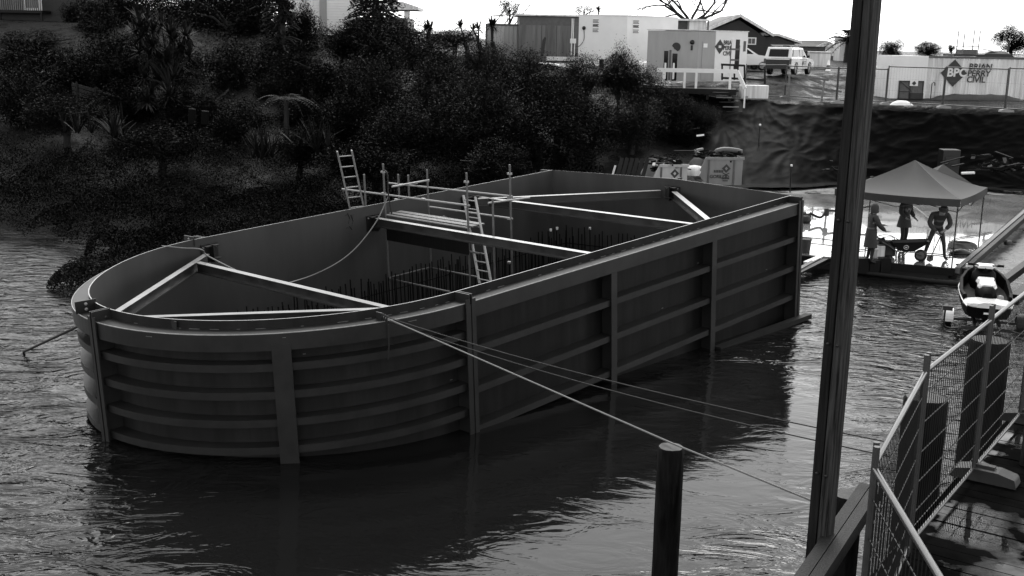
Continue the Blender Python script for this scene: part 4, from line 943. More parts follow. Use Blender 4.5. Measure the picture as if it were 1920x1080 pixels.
# low house right of the pickup
p0, p1, p2 = DP(1496, 78, 112), DP(1553, 76, 112), DP(1566, 88, 112)
lh = thing('low_house', 'grey low house with small gable seen past the pickup', 'house', V(p0[0], 112, zg(p0[0], 112))); zb2 = zg(p0[0], 112)-.3
m = MB(); block(m, V(p0[0], 112, 0), V(1, 0, 0), V(0, 1, 0), 0, p2[0]-p0[0], 0, 8, zb2, p2[2]); m.build('wall', M['midgrey'], lh)
m = MB(); m.prism([V(p0[0]-.3, 111.6, p2[2]), V(p2[0]+.3, 111.6, p2[2]), V(p1[0], 112.5, p1[2]), V(p0[0]-.3, 112.5, p0[2]+.1)], V(0, 8, 0)); m.build('roof', M['roof_dark'], lh)
m = MB(); m.prism([V(p1[0]-1.3, 111.5, p2[2]), V(p2[0], 111.5, p2[2]), V(p1[0]-.2, 111.5, p1[2]-.05)], V(0, -.08, 0)); m.build('gable', M['white_dirty'], lh)
q = DP(1556, 96, 111.9); m = MB(); m.box((q[0], 111.96, q[2]), (.9, .06, .9)); m.build('window', M['white'], lh)
q = DP(1585, 98, 108); ph = thing('garden_shed', 'small pale shed partly hidden behind the timber post', 'shed', V(q[0], 108, zg(q[0], 108)))
m = MB(); m.box((q[0]+.4, 109, q[2]), (1.9, 2, 2.6)); m.build('wall', M['white_dirty'], ph); m = MB(); m.box((q[0]+.4, 109, q[2]+1.36), (2.1, 2.3, .1)); m.build('roof', M['midgrey'], ph)
# sky-high things: far house roof left, weatherboard house, balcony
p0, p1 = DP(758, 14, 96), DP(784, 34, 96)
fh = thing('far_house', 'sliver of far house roof right of the drooping conifer', 'house', V(p0[0], 96, p1[2]-3)); m = MB(); m.prism([V(p0[0]-6, 96, p1[2]-3), V(p1[0]-.6, 96, p1[2]-3), V(p1[0]-.9, 96, p1[2]), V(p0[0]-6, 96, p1[2])], V(0, 6, 0)); m.build('wall', M['midgrey'], fh)
pa, pb = DP(755, 9, 96), DP(785, 19, 96); m = MB(); m.prism([V(pa[0]-6, 95.5, pb[2]), V(pb[0], 95.5, pb[2]), V(pb[0], 95.5, pb[2]+.25), V(pa[0], 95.5, pa[2]+.25), V(pa[0]-6, 95.5, pa[2]+.25)], V(0, 6, 0)); m.build('roof', M['white_dirty'], fh)
q = DP(763, 28, 95.9); m = MB(); m.box((q[0], 95.95, q[2]), (.5, .06, .6)); m.build('window', M['white'], fh)
a, d, n, L = corner_box(585, 668, 80, .15, 6, 5, 0); e0 = a; zb3 = DP(600, 90, 80)[2]; zt3 = DP(600, -70, 80)[2]
wh = thing('weatherboard_house', 'tall white weatherboard house corner above the trees at upper left', 'house', V(a[0], a[1], zb3))
dl2 = unit(V(-.8, .6, 0))
m = MB(); lb_ = 2.6
m.prism([V(*a[:2], zb3), V(*(a+d*L)[:2], zb3), V(*(a+d*L+n*6)[:2], zb3), V(*(a+dl2*lb_+n*4.5)[:2], zb3), V(*(a+dl2*lb_)[:2], zb3)], V(0, 0, zt3-zb3)); m.build('wall', M['white'], wh)
m = MB(); z = zb3
while z < zt3-.2:
    for (p, dd, nn, ll) in ((a, d, n, L), (a+dl2*lb_, -dl2, V(dl2[1], -dl2[0], 0)*-1, lb_)):
        o_ = unit(np.cross(dd, V(0, 0, 1)))
        p0_ = p+o_*.002; m.prism([V(*p0_[:2], z), V(*(p0_+o_*.07)[:2], z), V(*(p0_+o_*.01)[:2], z+.175), V(*p0_[:2], z+.175)], dd*ll)
    z += .18
m.build('weatherboards', M['white'], wh)
block_o = unit(np.cross(d, V(0, 0, 1)))
m = MB(); m.prism([V(*(a+d*L*f+block_o*.06)[:2], zb3) for f in (.17, .33)]+[V(*(a+d*L*f+block_o*.12)[:2], zb3) for f in (.33, .17)], V(0, 0, zt3-zb3)); m.build('corner_panel', M['grey_paint'], wh)
m = MB(); m.obox(V(a[0], a[1], (zb3+zt3)/2)+block_o*.07, d*.08, block_o*.06, V(0, 0, (zt3-zb3)/2)); m.build('corner_board', M['white'], wh)
# roof so the block is closed above the frame
m = MB(); m.prism([V(*(a-d*.4)[:2], zt3), V(*(a+d*(L+.4))[:2], zt3), V(*(a+d*L+n*6)[:2], zt3), V(*(a+dl2*lb_+n*5)[:2], zt3), V(*(a+dl2*(lb_+.4))[:2], zt3)], V(0, 0, .3)); m.build('roof', M['roof_dark'], wh)
# balcony house
a, d, n, L = corner_box(-140, 155, 82, .0, 8, 0, 0); zf = DP(50, 20, 82)[2]; zb4 = DP(50, 62, 82)[2]; zt4 = zf+3.4
bh = thing('balcony_house', 'dark house with slatted timber balcony at the top left corner', 'house', V(a[0], a[1], zb4))
m = MB(); block(m, a, d, n, 0, L, 0, 8, zb4, zt4); m.build('wall', M['darkgrey'], bh); m = MB(); block(m, a, d, n, -.4, L+.4, -1.2, 8.4, zt4+.002, zt4+.25); m.build('roof', M['roof_dark'], bh)
LB = L*(95+140)/295
m = MB(); block(m, a, d, n, 0, LB, -1.6, -.003, zf-.18, zf); m.build('balcony_floor', M['timber_dark'], bh)
m = MB(); block(m, a, d, n, 0, LB, -1.6, -1.52, zf+1.0, zf+1.08); s = .05
while s < LB: block(m, a, d, n, s, s+.07, -1.58, -1.53, zf+.003, zf+.997); s += .145
m.build('balustrade', M['timber_pale'], bh)
o = panel(a, d, n, L*.62, L*.74, zf+.02, zf+2.2, 'white', bh, 'window'); panel(a, d, n, L*.64, L*.72, zf+.2, zf+2.0, 'midgrey', o, 'pane', -.04); panel(a, d, n, L*.8, L*.98, zf+.9, zf+1.6, 'white_dirty', bh, 'window')
for s in (LB*.3, LB*.65, LB-.2): m = MB(); block(m, a, d, n, s, s+.15, -1.5, -1.35, zb4, zf-.183); m.build('balcony_post', M['timber_dark'], bh)
# garden retaining fence bits, stones
p, q = DP(135, 158, 61), DP(238, 186, 58.5); fn = thing('retaining_fence', 'weathered sloping board fence among the bushes at left', 'fence', V(p[0], p[1], p[2]-1))
for k in range(3): MB().bar(p-V(0, 0, .22*k), q-V(0, 0, .22*k), .05, .17).build('board', M['timber'], fn)
for t in (.1, .45, .8): c = p+(q-p)*t; MB().bar(c+V(0, -.06, .2), c+V(0, -.06, -1.3), .1, .1, ref=(0, 1, 0)).build('fence_post', M['timber'], fn)
for (u, v, w_, h, lb) in ((360, 219, .3, .75, 'upright grey stone slab left of the pair below the cabbage tree'), (384, 221, .34, .65, 'upright grey stone slab right of the pair below the cabbage tree')):
    c = DP(u, v, 53.0); o = MB().box((0, 0, 0), (w_, .25, h)).build('stone_slab', M['matte_black'], bevel=.03); o.location = c; o.rotation_euler = (0, .06, .2); tag(o, lb, 'stone', 'stone slabs')
c = DP(118, 102, 66); o = thing('garden_gate', 'small slatted gate between bushes at far left', 'gate', c); m = MB()
for k in range(9): m.box(c+V((k-4)*.14, 0, 0), (.08, .04, .8))
m.build('slats', M['timber'], o); MB().box(c+V(0, -.04, .25), (1.25, .04, .07)).build('rail', M['timber'], o)
# ------------------------------------------------------------------ vehicles
def extrude_profile(m, prof, y0, y1, mi=0):   # prof: (x,z) polygon
    return m.prism([V(x, y0, z) for x, z in prof], V(0, y1-y0, 0), mi)
def car_rings(prof_list):   # list of (y, scaleprofile)
    return prof_list
def wheel_part(parent, x, y, r_=.38, wd=.24):
    m = MB(); sg = -1 if y < 0 else 1
    m.lathe((x, y-wd/2, r_), [(r_*.62, 0), (r_*.95, 0), (r_, .04), (r_, wd-.04), (r_*.95, wd), (r_*.62, wd)], 20, ax=(0, 1, 0)); w_ = m.build('wheel', M['black'], parent, local=True)
    MB().lathe((x, y+sg*wd*.3, r_), [(0, .04), (r_*.25, .05), (r_*.5, .0), (r_*.63, .02)], 16, ax=(0, sg, 0)).build('rim', M['alu'], w_, local=True); return w_
def ute(u, v, Y, rotz, label, canopy=True):
    c = DP(u, v, Y); o = thing('pickup_truck', label, 'pickup', (c[0], c[1], c[2]), rotz=rotz); Wd = .9
    # side silhouette lofted across the width so that sides curve in at the glasshouse
    low = [(-2.5, .42), (-2.55, .75), (-2.5, 1.02), (.95, 1.05), (1.2, 1.06), (2.3, .95), (2.55, .8), (2.6, .45), (2.05, .42), (1.98, .68), (1.75, .82), (1.45, .82), (1.2, .68), (1.13, .4), (-1.03, .4), (-1.1, .68), (-1.33, .82), (-1.63, .82), (-1.88, .68), (-1.95, .42)]
    m = MB(); rings = [[V(x, y, z) for x, z in [(x*(1 if abs(y) < .85 else .985), z) for x, z in low]] for y in (-Wd, -Wd+.06, Wd-.06, Wd)]; m.loft(rings, smooth=False, cap=False)
    # fan caps (concave polygon): triangulate by quads between top and bottom chains
    for y in (-Wd, Wd): m.add([V(x*.985, y, z) for x, z in low], [tuple(range(len(low)))])
    m.build('body', M['white_gloss'], o, local=True, bevel=.03)
    cab = [(.95, 1.04), (.3, 1.68), (-.55, 1.74), (-.75, 1.70), (-.8, 1.02)]
    m = MB(); m.loft([[V(x, y*(1 if z < 1.3 else .84), z) for x, z in cab] for y in (-Wd+.03, Wd-.03)], smooth=False); m.build('cab', M['white_gloss'], o, local=True, bevel=.03)
    for sg in (-1, 1):
        y0, y1 = sg*(Wd-.02), sg*(Wd*.84-.005)
        def sp(x, z): t = (z-1.04)/(1.7-1.04); return V(x, y0+(y1-y0)*t+sg*.012-sg*.03*(1-t), z)
        for nm, q in (('side_window', [(.72, 1.12), (.27, 1.6), (.0, 1.62), (.0, 1.12)]), ('side_window', [(-.07, 1.12), (-.07, 1.62), (-.6, 1.62), (-.7, 1.12)])):
            m = MB(); m.prism([sp(*k) for k in q], V(0, sg*.008, 0)); m.build(nm, M['glass'], o, local=True)
        m = MB(); m.box((.78, sg*(Wd+.08), 1.16), (.1, .2, .16)); m.build('mirror', M['black'], o, local=True)
    m = MB(); m.prism([V(.92, -.72, 1.1), V(.92, .72, 1.1), V(.36, .62, 1.65), V(.36, -.62, 1.65)], V(.02, 0, .02)); m.build('windscreen', M['glass'], o, local=True)
    if canopy:
        cp = [(-.83, 1.04), (-.83, 1.74), (-2.2, 1.72), (-2.5, 1.04)]; m = MB(); m.loft([[V(x, y*(1 if z < 1.3 else .88), z) for x, z in cp] for y in (-Wd+.03, Wd-.03)], smooth=False); m.build('canopy', M['white_gloss'], o, local=True, bevel=.03)
        for sg in (-1, 1):
            m = MB(); m.prism([V(-.95, sg*.885, 1.16), V(-.95, sg*.815, 1.6), V(-2.05, sg*.815, 1.6), V(-2.28, sg*.885, 1.16)], V(0, sg*.012, 0)); m.build('canopy_window', M['glass'], o, local=True)
        m = MB()
        for y in (-.55, .55): m.bar((-2.1, y, 1.82), (.1, y, 1.82), .06, .05)
        for x in (-1.9, -1.0, -.2): m.bar((x, -.7, 1.86), (x, .7, 1.86), .05, .05)
        m.build('roof_rack', M['alu'], o, local=True)
    m = MB(); m.prism([V(-2.46, -.62, 1.14), V(-2.46, .62, 1.14), V(-2.28, .6, 1.6), V(-2.28, -.6, 1.6)], V(-.015, 0, .006)); m.build('rear_window', M['glass'], o, local=True)
    m = MB(); m.box((-2.56, 0, .72), (.05, 1.5, .5)); m.build('tailgate', M['darkgrey'], o, local=True); m = MB(); m.box((-2.6, 0, .47), (.16, 1.66, .14)); m.build('rear_bumper', M['black'], o, local=True)
    for sg in (-1, 1): m = MB(); m.box((-2.54, sg*.82, .86), (.06, .12, .3)); m.build('tail_light', M['midgrey'], o, local=True)
    for x in (1.6, -1.48):
        for y in (-Wd+.12, Wd-.12): wheel_part(o, x, y)
    for sg in (-1, 1): m = MB(); m.box((2.5, sg*.68, .82), (.16, .3, .16)); m.build('headlight', M['alu'], o, local=True)
    m = MB(); m.box((2.6, 0, .5), (.14, 1.7, .2)); m.build('bumper', M['white_gloss'], o, local=True)
    m = MB(); m.box((2.57, 0, .76), (.05, .9, .18)); m.build('grille', M['black'], o, local=True)
    for sg in (-1,):
        m = MB(); cx, cz = -.05, .74; m.prism([V(cx-.2, sg*.912, cz), V(cx, sg*.912, cz-.22), V(cx+.2, sg*.912, cz), V(cx, sg*.912, cz+.22)], V(0, -sg*.008, 0)); m.build('diamond_logo', M['print'], o, local=True)
        m = MB()
        for k in range(3): m.box((.42, sg*.912, .84-.1*k), (.34-.05*k, .006, .055))
        m.build('door_lettering', M['midgrey'], o, local=True)
        m = MB(); m.box((-.04, sg*.908, 1.0), (1.45, .006, .02)); m.box((.72, sg*.908, .75), (.02, .006, .5)); m.build('door_seam', M['darkgrey'], o, local=True)
    return o
ut = ute(1457, 141, 72, 1.05, 'white double-cab pickup seen from behind, with canopy and diamond door logo')
ut.location = Vector(DP(1457, 141, 72))+Vector((2.45*math.cos(1.05), 2.45*math.sin(1.05), 0))
c = DP(1386, 131, 80); o = thing('parked_car', 'white car whose bonnet shows behind the right end of the site office', 'car', c, rotz=.15)
prof = [(-2.1, .35), (-2.15, .9), (-1.6, 1.0), (-.9, 1.5), (.3, 1.5), (1.0, 1.05), (1.9, .95), (2.15, .7), (2.15, .35)]
m = MB(); m.loft([[V(x, y*(1 if z < 1.1 else .82), z) for x, z in prof] for y in (-.85, -.8, .8, .85)], smooth=False); m.build('body', M['white_gloss'], o, local=True, bevel=.05)
m = MB(); m.prism([V(.95, -.7, 1.1), V(.95, .7, 1.1), V(.38, .6, 1.46), V(.38, -.6, 1.46)], V(.02, 0, .02)); m.build('windscreen', M['glass'], o, local=True)
m = MB(); m.prism([V(-.85, -.82, 1.1), V(.7, -.82, 1.1), V(.25, -.72, 1.42), V(-.75, -.72, 1.42)], V(0, -.02, 0)); m.build('side_window', M['glass'], o, local=True)
for x in (1.35, -1.3):
    for y in (-.75, .75): wheel_part(o, x, y, .31, .2)
# yard clutter
c = DP(1552, 138, 82); o = thing('traffic_cone', 'tall traffic cone standing alone in the yard', 'cone', c); MB().lathe(c, [(.3, 0), (.3, .05), (.2, .06), (.05, .95), (0, .95)], 14).build('cone_body', M['white_dirty'], o); MB().lathe(c, [(.158, .32), (.112, .6)], 14).build('reflective_band', M['midgrey'], o)
c = DP(1534, 124, 88); o = thing('storage_box', 'pale storage box in the yard beyond the pickup', 'box', c); MB().box(c+V(0, 0, .55), (1.6, .8, 1.1)).build('box_body', M['white_dirty'], o, bevel=.03); MB().box(c+V(0, -.42, 1.0), (1.62, .03, .05)).build('lid_edge', M['midgrey'], o)
c = DP(1512, 122, 89); o = thing('wheelie_bin', 'dark bin between the pickup bonnet and the pale storage box', 'bin', c); MB().loft([[c+V(x*s, y*s, z) for x, y in ((-.35, -.35), (.35, -.35), (.35, .35), (-.35, .35))] for s, z in ((.8, 0), (1, 1.0))], smooth=False).build('bin_body', M['darkgrey'], o); MB().box(c+V(0, 0, 1.04), (.76, .8, .07)).build('lid', M['black'], o)
# timber handrails in the yard
def rail_fence(label, pts, posts, mat='timber_pale', name='timber_handrail'):
    o = thing(name, label, 'handrail', pts[0][0]-V(0, 0, .9), 'handrails beside the yard slope')
    for a_, b_ in pts: MB().bar(a_, b_, .06, .12).build('rail', M[mat], o)
    for p in posts: MB().bar(p[0], p[1], .09, .09, ref=(0, 1, 0)).build('rail_post', M[mat], o)
rail_fence('pale timber handrail sloping down to the right below the pickup', [(DP(1477, 141, 64.5), DP(1554, 150, 64)), (DP(1437, 152, 64.5), DP(1578, 172, 64))], [(DP(1480, 141, 64.4), DP(1480, 184, 64.4)), (DP(1546, 150, 64.1), DP(1540, 192, 63.4))])
rail_fence('dark timber handrail beside the site office steps', [(DP(1352, 121, 66), DP(1396, 123, 66)), (DP(1352, 146, 66), DP(1432, 150, 65.5))], [(DP(1354, 121, 66.05), DP(1354, 150, 66.05)), (DP(1377, 122, 66.05), DP(1377, 150, 66.05)), (DP(1396, 122, 65.9), DP(1396, 165, 65.9)), (DP(1434, 128, 65.5), DP(1434, 158, 65.5))], 'timber')
c = DP(1413, 172, 63.4); o = thing('concrete_block', 'pale concrete block at the foot of the site office steps', 'block', c); MB().box(c, (1.5, .8, .72)).build('block_body', M['white_dirty'], o, bevel=.03)
# --- logo container
al, d, n, Lw = corner_box(1674, 1741, 66.5, .05, 2.5, 104, 0); zt, zb = al[2], DP(1674, 190, 66.5)[2]
bc = thing('logo_container', 'long pale rust-streaked container with large dark diamond logo and lettering', 'container', V(al[0], al[1], zb)); Lt = Lw+6.2
m = MB(); block(m, al, d, n, 0, Lw, -.06, 2.4, zb, zt); m.build('white_end_box', M['white'], bc)
m = MB(); vs = corrugated(al+d*Lw+n*.02, d, n, Lt-Lw, zb+.12, zt-.1, .30, .04); vs.build('corrugated_wall', M['white_dirty'], bc)
m = MB(); block(m, al, d, n, Lw+.01, Lt, .0, .05, zt-.1, zt+.02); block(m, al, d, n, Lw+.01, Lt, .0, .05, zb, zb+.12); m.build('frame_rail', M['midgrey'], bc)
m = MB(); block(m, al, d, n, Lw+.01, Lt, .07, 2.4, zb, zt-.01); m.build('body', M['midgrey'], bc)
u0 = 1674; pm = 66.5*1.02/F_PX
def su(u): return (u-1674)*66.8*1.0/F_PX
fo = al-n*.0
dm = logo_diamond(fo, d, n, bc, su(1790.5), DP(1790, 137, 66.8)[2], 24*pm*1.01, off=-.02)
text_part('BPC', M['print_light'], bc, P3(fo, d, n, su(1777.5), -.034, DP(1790, 143, 66.8)[2]), d, V(0, 0, 1), .66, 'logo_lettering', bold=.035, shear=.05)
for i, (tx, uu, vv) in enumerate((('BRIAN', 1817.5, 130.0), ('PERRY', 1816, 142.5), ('CIVIL', 1815.5, 154.2))): text_part(tx, M['print'], bc, P3(fo, d, n, su(uu), -.02, DP(uu, vv, 66.8)[2]), d, V(0, 0, 1), .485, bold=.02, shear=.06)
g0, g1 = su(1689), su(1735); gz0, gz1 = DP(1690, 190, 66.5)[2], DP(1690, 151, 66.5)[2]
m = MB(); block(m, al, d, n, g0, g1, -.12, -.065, gz0, gz1); gd = m.build('doorway', M['midgrey'], bc)
m = MB()
for s in (g0, (g0+g1)/2-.1, g1-.06): block(m, al, d, n, s, s+.06, -.16, -.125, gz0, gz1)
block(m, al, d, n, g0+.062, g1-.062, -.16, -.125, gz1-.06, gz1); block(m, al, d, n, g0, g0+.8, -.16, -.125, gz0+.55, gz0+.6); m.build('door_frame', M['black'], gd)
m = MB(); m.bar(P3(al, d, n, g0+.05, -.15, gz1-.05), P3(al, d, n, g0+.75, -.15, gz0+.62), .03, .03); m.build('door_brace', M['black'], gd)
m = MB(); block(m, al, d, n, (g0+g1)/2-.04, g1, -.21, -.165, gz0, gz0+.5); m.build('lower_panel', M['darkgrey'], gd)
m = MB(); block(m, al, d, n, su(1708), su(1723), -.22, -.2, DP(1708, 161, 66.5)[2], DP(1708, 151, 66.5)[2]); sg_ = m.build('sign', M['white'], bc)
cc = P3(al, d, n, su(1715.5), -.235, DP(1715, 156, 66.5)[2]); MB().prism([cc-d*.13, cc-V(0, 0, .13), cc+d*.13, cc+V(0, 0, .13)], n*.01).build('sign_logo', M['print'], sg_)
m = MB(); pp = P3(al, d, n, su(1750), -.15, zb); m.tube([pp, pp+V(0, 0, 1.05), pp+V(.08, 0, 1.15), pp+V(.16, 0, 1.1), pp+V(.17, 0, .95)], .03, 6); tag(m.build('swan_neck_pipe', M['darkgrey']), 'dark hook-topped standpipe in front of the logo container', 'pipe')
# stockpile in front
g = np.random.default_rng(5); cx = P3(al, d, n, su(1825), -.9, zb); xs_ = np.linspace(-3.1, 3.3, 40); ys_ = np.linspace(-.7, .7, 12); X, Y = np.meshgrid(xs_, ys_); Z = .62*np.clip(1-(np.abs(X)/3.2)**4, 0, 1)*np.clip(1-(np.abs(Y)/.7)**2, 0, 1)+.08*noise2(X, Y, 5, 4)
idx = np.arange(480).reshape(12, 40); m = MB(); m.add(np.stack([X, Y, Z-.1], -1).reshape(-1, 3)+cx, np.stack([idx[:-1, :-1], idx[:-1, 1:], idx[1:, 1:], idx[1:, :-1]], -1).reshape(-1, 4), True); tag(m.build('soil_heap', M['darkgrey']), 'long low heap of dark soil in front of the logo container', 'soil heap')
# equipment on container roof
rx = thing('roof_platform', 'dark low platform with thin upright poles on the logo container roof', 'platform', P3(al, d, n, su(1828), 1.2, zt))
m = MB(); block(m, al, d, n, su(1794), su(1860), .5, 2.0, zt+.03, zt+.15); m.build('deck', M['black'], rx); m = MB(); block(m, al, d, n, su(1816), su(1842), .8, 1.8, zt+.153, zt+.42); m.build('crate', M['midgrey'], rx)
for uu, vv in ((1808, 57), (1820, 59), (1838, 56), (1849, 58)): p = P3(al, d, n, su(uu), 1.2, zt+.15); q = V(p[0]+.03, p[1], DP(uu, vv, 67.8)[2]); MB().tube([p, q], .03, 6).build('upright', M['galv_dark'], rx)
MB().tube([P3(al, d, n, su(1807), 1.2, zt+.6), P3(al, d, n, su(1850), 1.2, zt+.6)], .025, 6).build('cross_tube', M['galv_dark'], rx)
p = P3(al, d, n, su(1880), 1.0, zt); o = thing('tarped_pile', 'black covered pile on the logo container roof at right', 'covered pile', p)
MB().loft([[p+V(x*s, y*s, z) for x, y in ((-1, -.6), (.9, -.6), (1.0, .6), (-.9, .6))] for s, z in ((1, 0), (.8, .2), (.3, .38))], smooth=False).build('cover', M['black'], o); MB().tube([p+V(.7, 0, .3), p+V(.72, 0, .95)], .06, 6).build('chimney_tube', M['black'], o); MB().bar(p+V(-.9, -.3, .45), p+V(.4, -.3, .25), .06, .06).build('pale_batten', M['white_dirty'], o)
# distant crane mast lines in the sky
m = MB(); p = V(DP(1807, 90, 150)[0], 150, 5); 
for (ua, va, ub, vb) in ((1810, -30, 1794, 92), (1806, -30, 1800, 45), (1812, -30, 1809, 32)): m.tube([DP(ub, vb, 150), DP(ua, va, 150)], .035, 4)
tag(m.build('crane_cables', M['midgrey']), 'faint thin cables rising into the white sky above the logo container', 'cables')

# ------------------------------------------------------------------ temporary fence along the bank top
def temp_fence(a, b_, h, label, group, wire=.03, wr=.00125, hstep=.3, legs=True, post_r=.021, rail='galv', up=None, name='temporary_fence', ext=.05):
    a, b_ = np.asarray(a, float), np.asarray(b_, float); o = thing(name, label, 'fence panel', a, group); upv = V(0, 0, 1); dv = b_-a
    for nm, p in (('end_post', a), ('end_post', b_)): MB().tube([p+upv*.03, p+upv*(h+ext)], post_r, 8).build(nm, M['galv_dark'], o)
    MB().tube([a+upv*h, b_+upv*h], post_r, 8).build('top_rail', M[rail], o); MB().tube([a+upv*.12, b_+upv*.12], post_r*.9, 8).build('bottom_rail', M[rail], o)
    m = MB(); L = np.linalg.norm(dv); k = int(L/wire)
    for i in range(1, k): p = a+dv*i/k; m.tube([p+upv*.13, p+upv*(h-.01)], wr, 3, caps=False)
    q = .12+hstep
    while q < h-.05: m.tube([a+upv*q, b_+upv*q], wr*1.4, 3, caps=False); q += hstep
    m.build('wire_mesh', M['wire'], o); return o
bp_ = [(1396, 186), (1472, 183), (1569, 192), (1661, 195), (1768, 201), (1885, 208), (1990, 215)]
pts = [GP(u, v, 4.45) for u, v in bp_]
lbs = ['temporary fence panel beside the office steps, first along the bank top', 'temporary fence panel in front of the pickup on the bank top', 'temporary fence panel mostly hidden behind the timber post on the bank top', 'temporary fence panel in front of the container doorway', 'temporary fence panel crossing the big diamond logo', 'temporary fence panel at the right picture edge on the bank top']
hh = [1.85, 1.8, 1.8, 1.95, 2.0, 2.05]
for i in range(6): temp_fence(pts[i], pts[i+1]-(pts[i+1]-pts[i])*.02, hh[i], lbs[i], 'temporary fence along the bank top', wire=.15, wr=.002, hstep=.6, post_r=.03, rail='galv_dark')
def block_foot(c, ang, label, group, mat='concrete', s=1.0):
    o = thing('fence_foot', label, 'fence foot', c, group, rotz=ang)
    pr = [(-.36, 0), (.36, 0), (.33, .1), (.15, .14), (-.15, .14), (-.33, .1)]; m = MB(); m.loft([[V(x*s, y*s, z*s) for x, z in pr] for y in (-.12, -.10, .10, .12)], smooth=False); m.build('block', M[mat], o, local=True, bevel=.02)
    MB().box((0, 0, .15*s), (.2*s, .08*s, .05*s)).build('handle', M[mat], o, local=True); return o
for i, p in enumerate(pts[1:6]): block_foot(p-V(0, .1, .05), .15, ['pale fence foot on the bank top below the pickup', 'pale fence foot left of the timber post on the bank top', 'pale fence foot right of the timber post on the bank top', 'pale fence foot below the big diamond logo', 'pale fence foot at the right end of the bank top'][i], 'fence feet on the bank top')
c = GP(1690, 197, 4.45); o = MB().lathe((0, 0, 0), [(0, .3), (.25, .28), (.5, .16), (.62, 0)], 14).build('sandbag', M['white']); o.location = c; o.scale = (1, .5, .8); tag(o, 'bright white bag lying at the bank edge right of the timber post', 'bag')
# marker stakes on the black sheet
for (u, v0, v1, Y, lb) in ((1425, 234, 280, 59.0, 'upper marker stake with white cap standing on the black sheet'), (1484, 310, 366, 54.5, 'lower marker stake with white cap near the ramp edge')):
    b0 = DP(u-3, v1, Y); t0 = DP(u, v0, Y); o = thing('marker_stake', lb, 'stake', b0, 'marker stakes'); MB().tube([b0, t0], .035, 6).build('rod', M['black'], o); MB().lathe(t0, [(0, .06), (.06, .03), (.06, -.05), (0, -.07)], 8).build('cap', M['white'], o)
# sheet and debris heaps at the bank foot
def heap(u, v, Y, w_, h, n, label, seed, cat='debris heap'):
    g = np.random.default_rng(seed); c = DP(u, v, Y); m = MB()
    for k in range(n):
        p = c+V(g.normal()*w_*.35, g.normal()*.4, abs(g.normal())*h*.4-.1); e = p+V(g.normal()*w_*.22, g.normal()*.3, g.normal()*h*.25)
        m.bar(p, e, g.uniform(.05, .2), g.uniform(.03, .1), mi=int(g.random() < .02))
    tag(m.build('debris_heap', [M['rubbish'], M['rubbish_pale']]), label, cat, kind='stuff')
heap(1870, 316, 52, 2.4, .8, 60, 'dark debris heap at the foot of the bank right of the tent', 91)
heap(1560, 316, 55.5, 1.0, .4, 8, 'small scrap heap with pale batten left of the timber post', 92)
c = DP(1777, 318, 55.5); o = thing('pump_box', 'dark upright box behind the tent roof', 'box', c); MB().box(c+V(0, 0, .25), (.85, .7, 1.5)).build('box_body', M['black'], o, bevel=.03); MB().box(c+V(0, -.37, .5), (.6, .03, .3)).build('louvre', M['darkgrey'], o)
# second small shelter behind the tent
c = DP(1765, 342, 50); ap = DP(1768, 308, 50); o = thing('small_shelter', 'second dark shelter roof peeking out behind the tent', 'shelter', c)
m = MB(); w_ = 1.1
for k in range(4):
    q = [(-w_, -1), (w_, -1), (w_, 1), (-w_, 1)]; p0, p1 = q[k], q[(k+1) % 4]; m.add([V(c[0]+p0[0], 50+p0[1], c[2]), V(c[0]+p1[0], 50+p1[1], c[2]), ap], [(0, 1, 2)])
m.build('roof', M['canvas'], o); 
for k in ((-1, -1), (1, -1), (1, 1), (-1, 1)): MB().tube([V(c[0]+k[0]*w_*.95, 50+k[1]*.95, c[2]), V(c[0]+k[0]*w_*.95, 50+k[1]*.95, .3)], .025, 6).build('leg', M['black'], o)
c = DP(1815, 325, 52); o = MB().bar(c-V(.3, 0, 0), c+V(.3, 0, .03), .16, .1).build('pale_offcut', M['white'], bevel=.02); tag(o, 'bright pale offcut lying at the bank foot right of the tent', 'offcut')

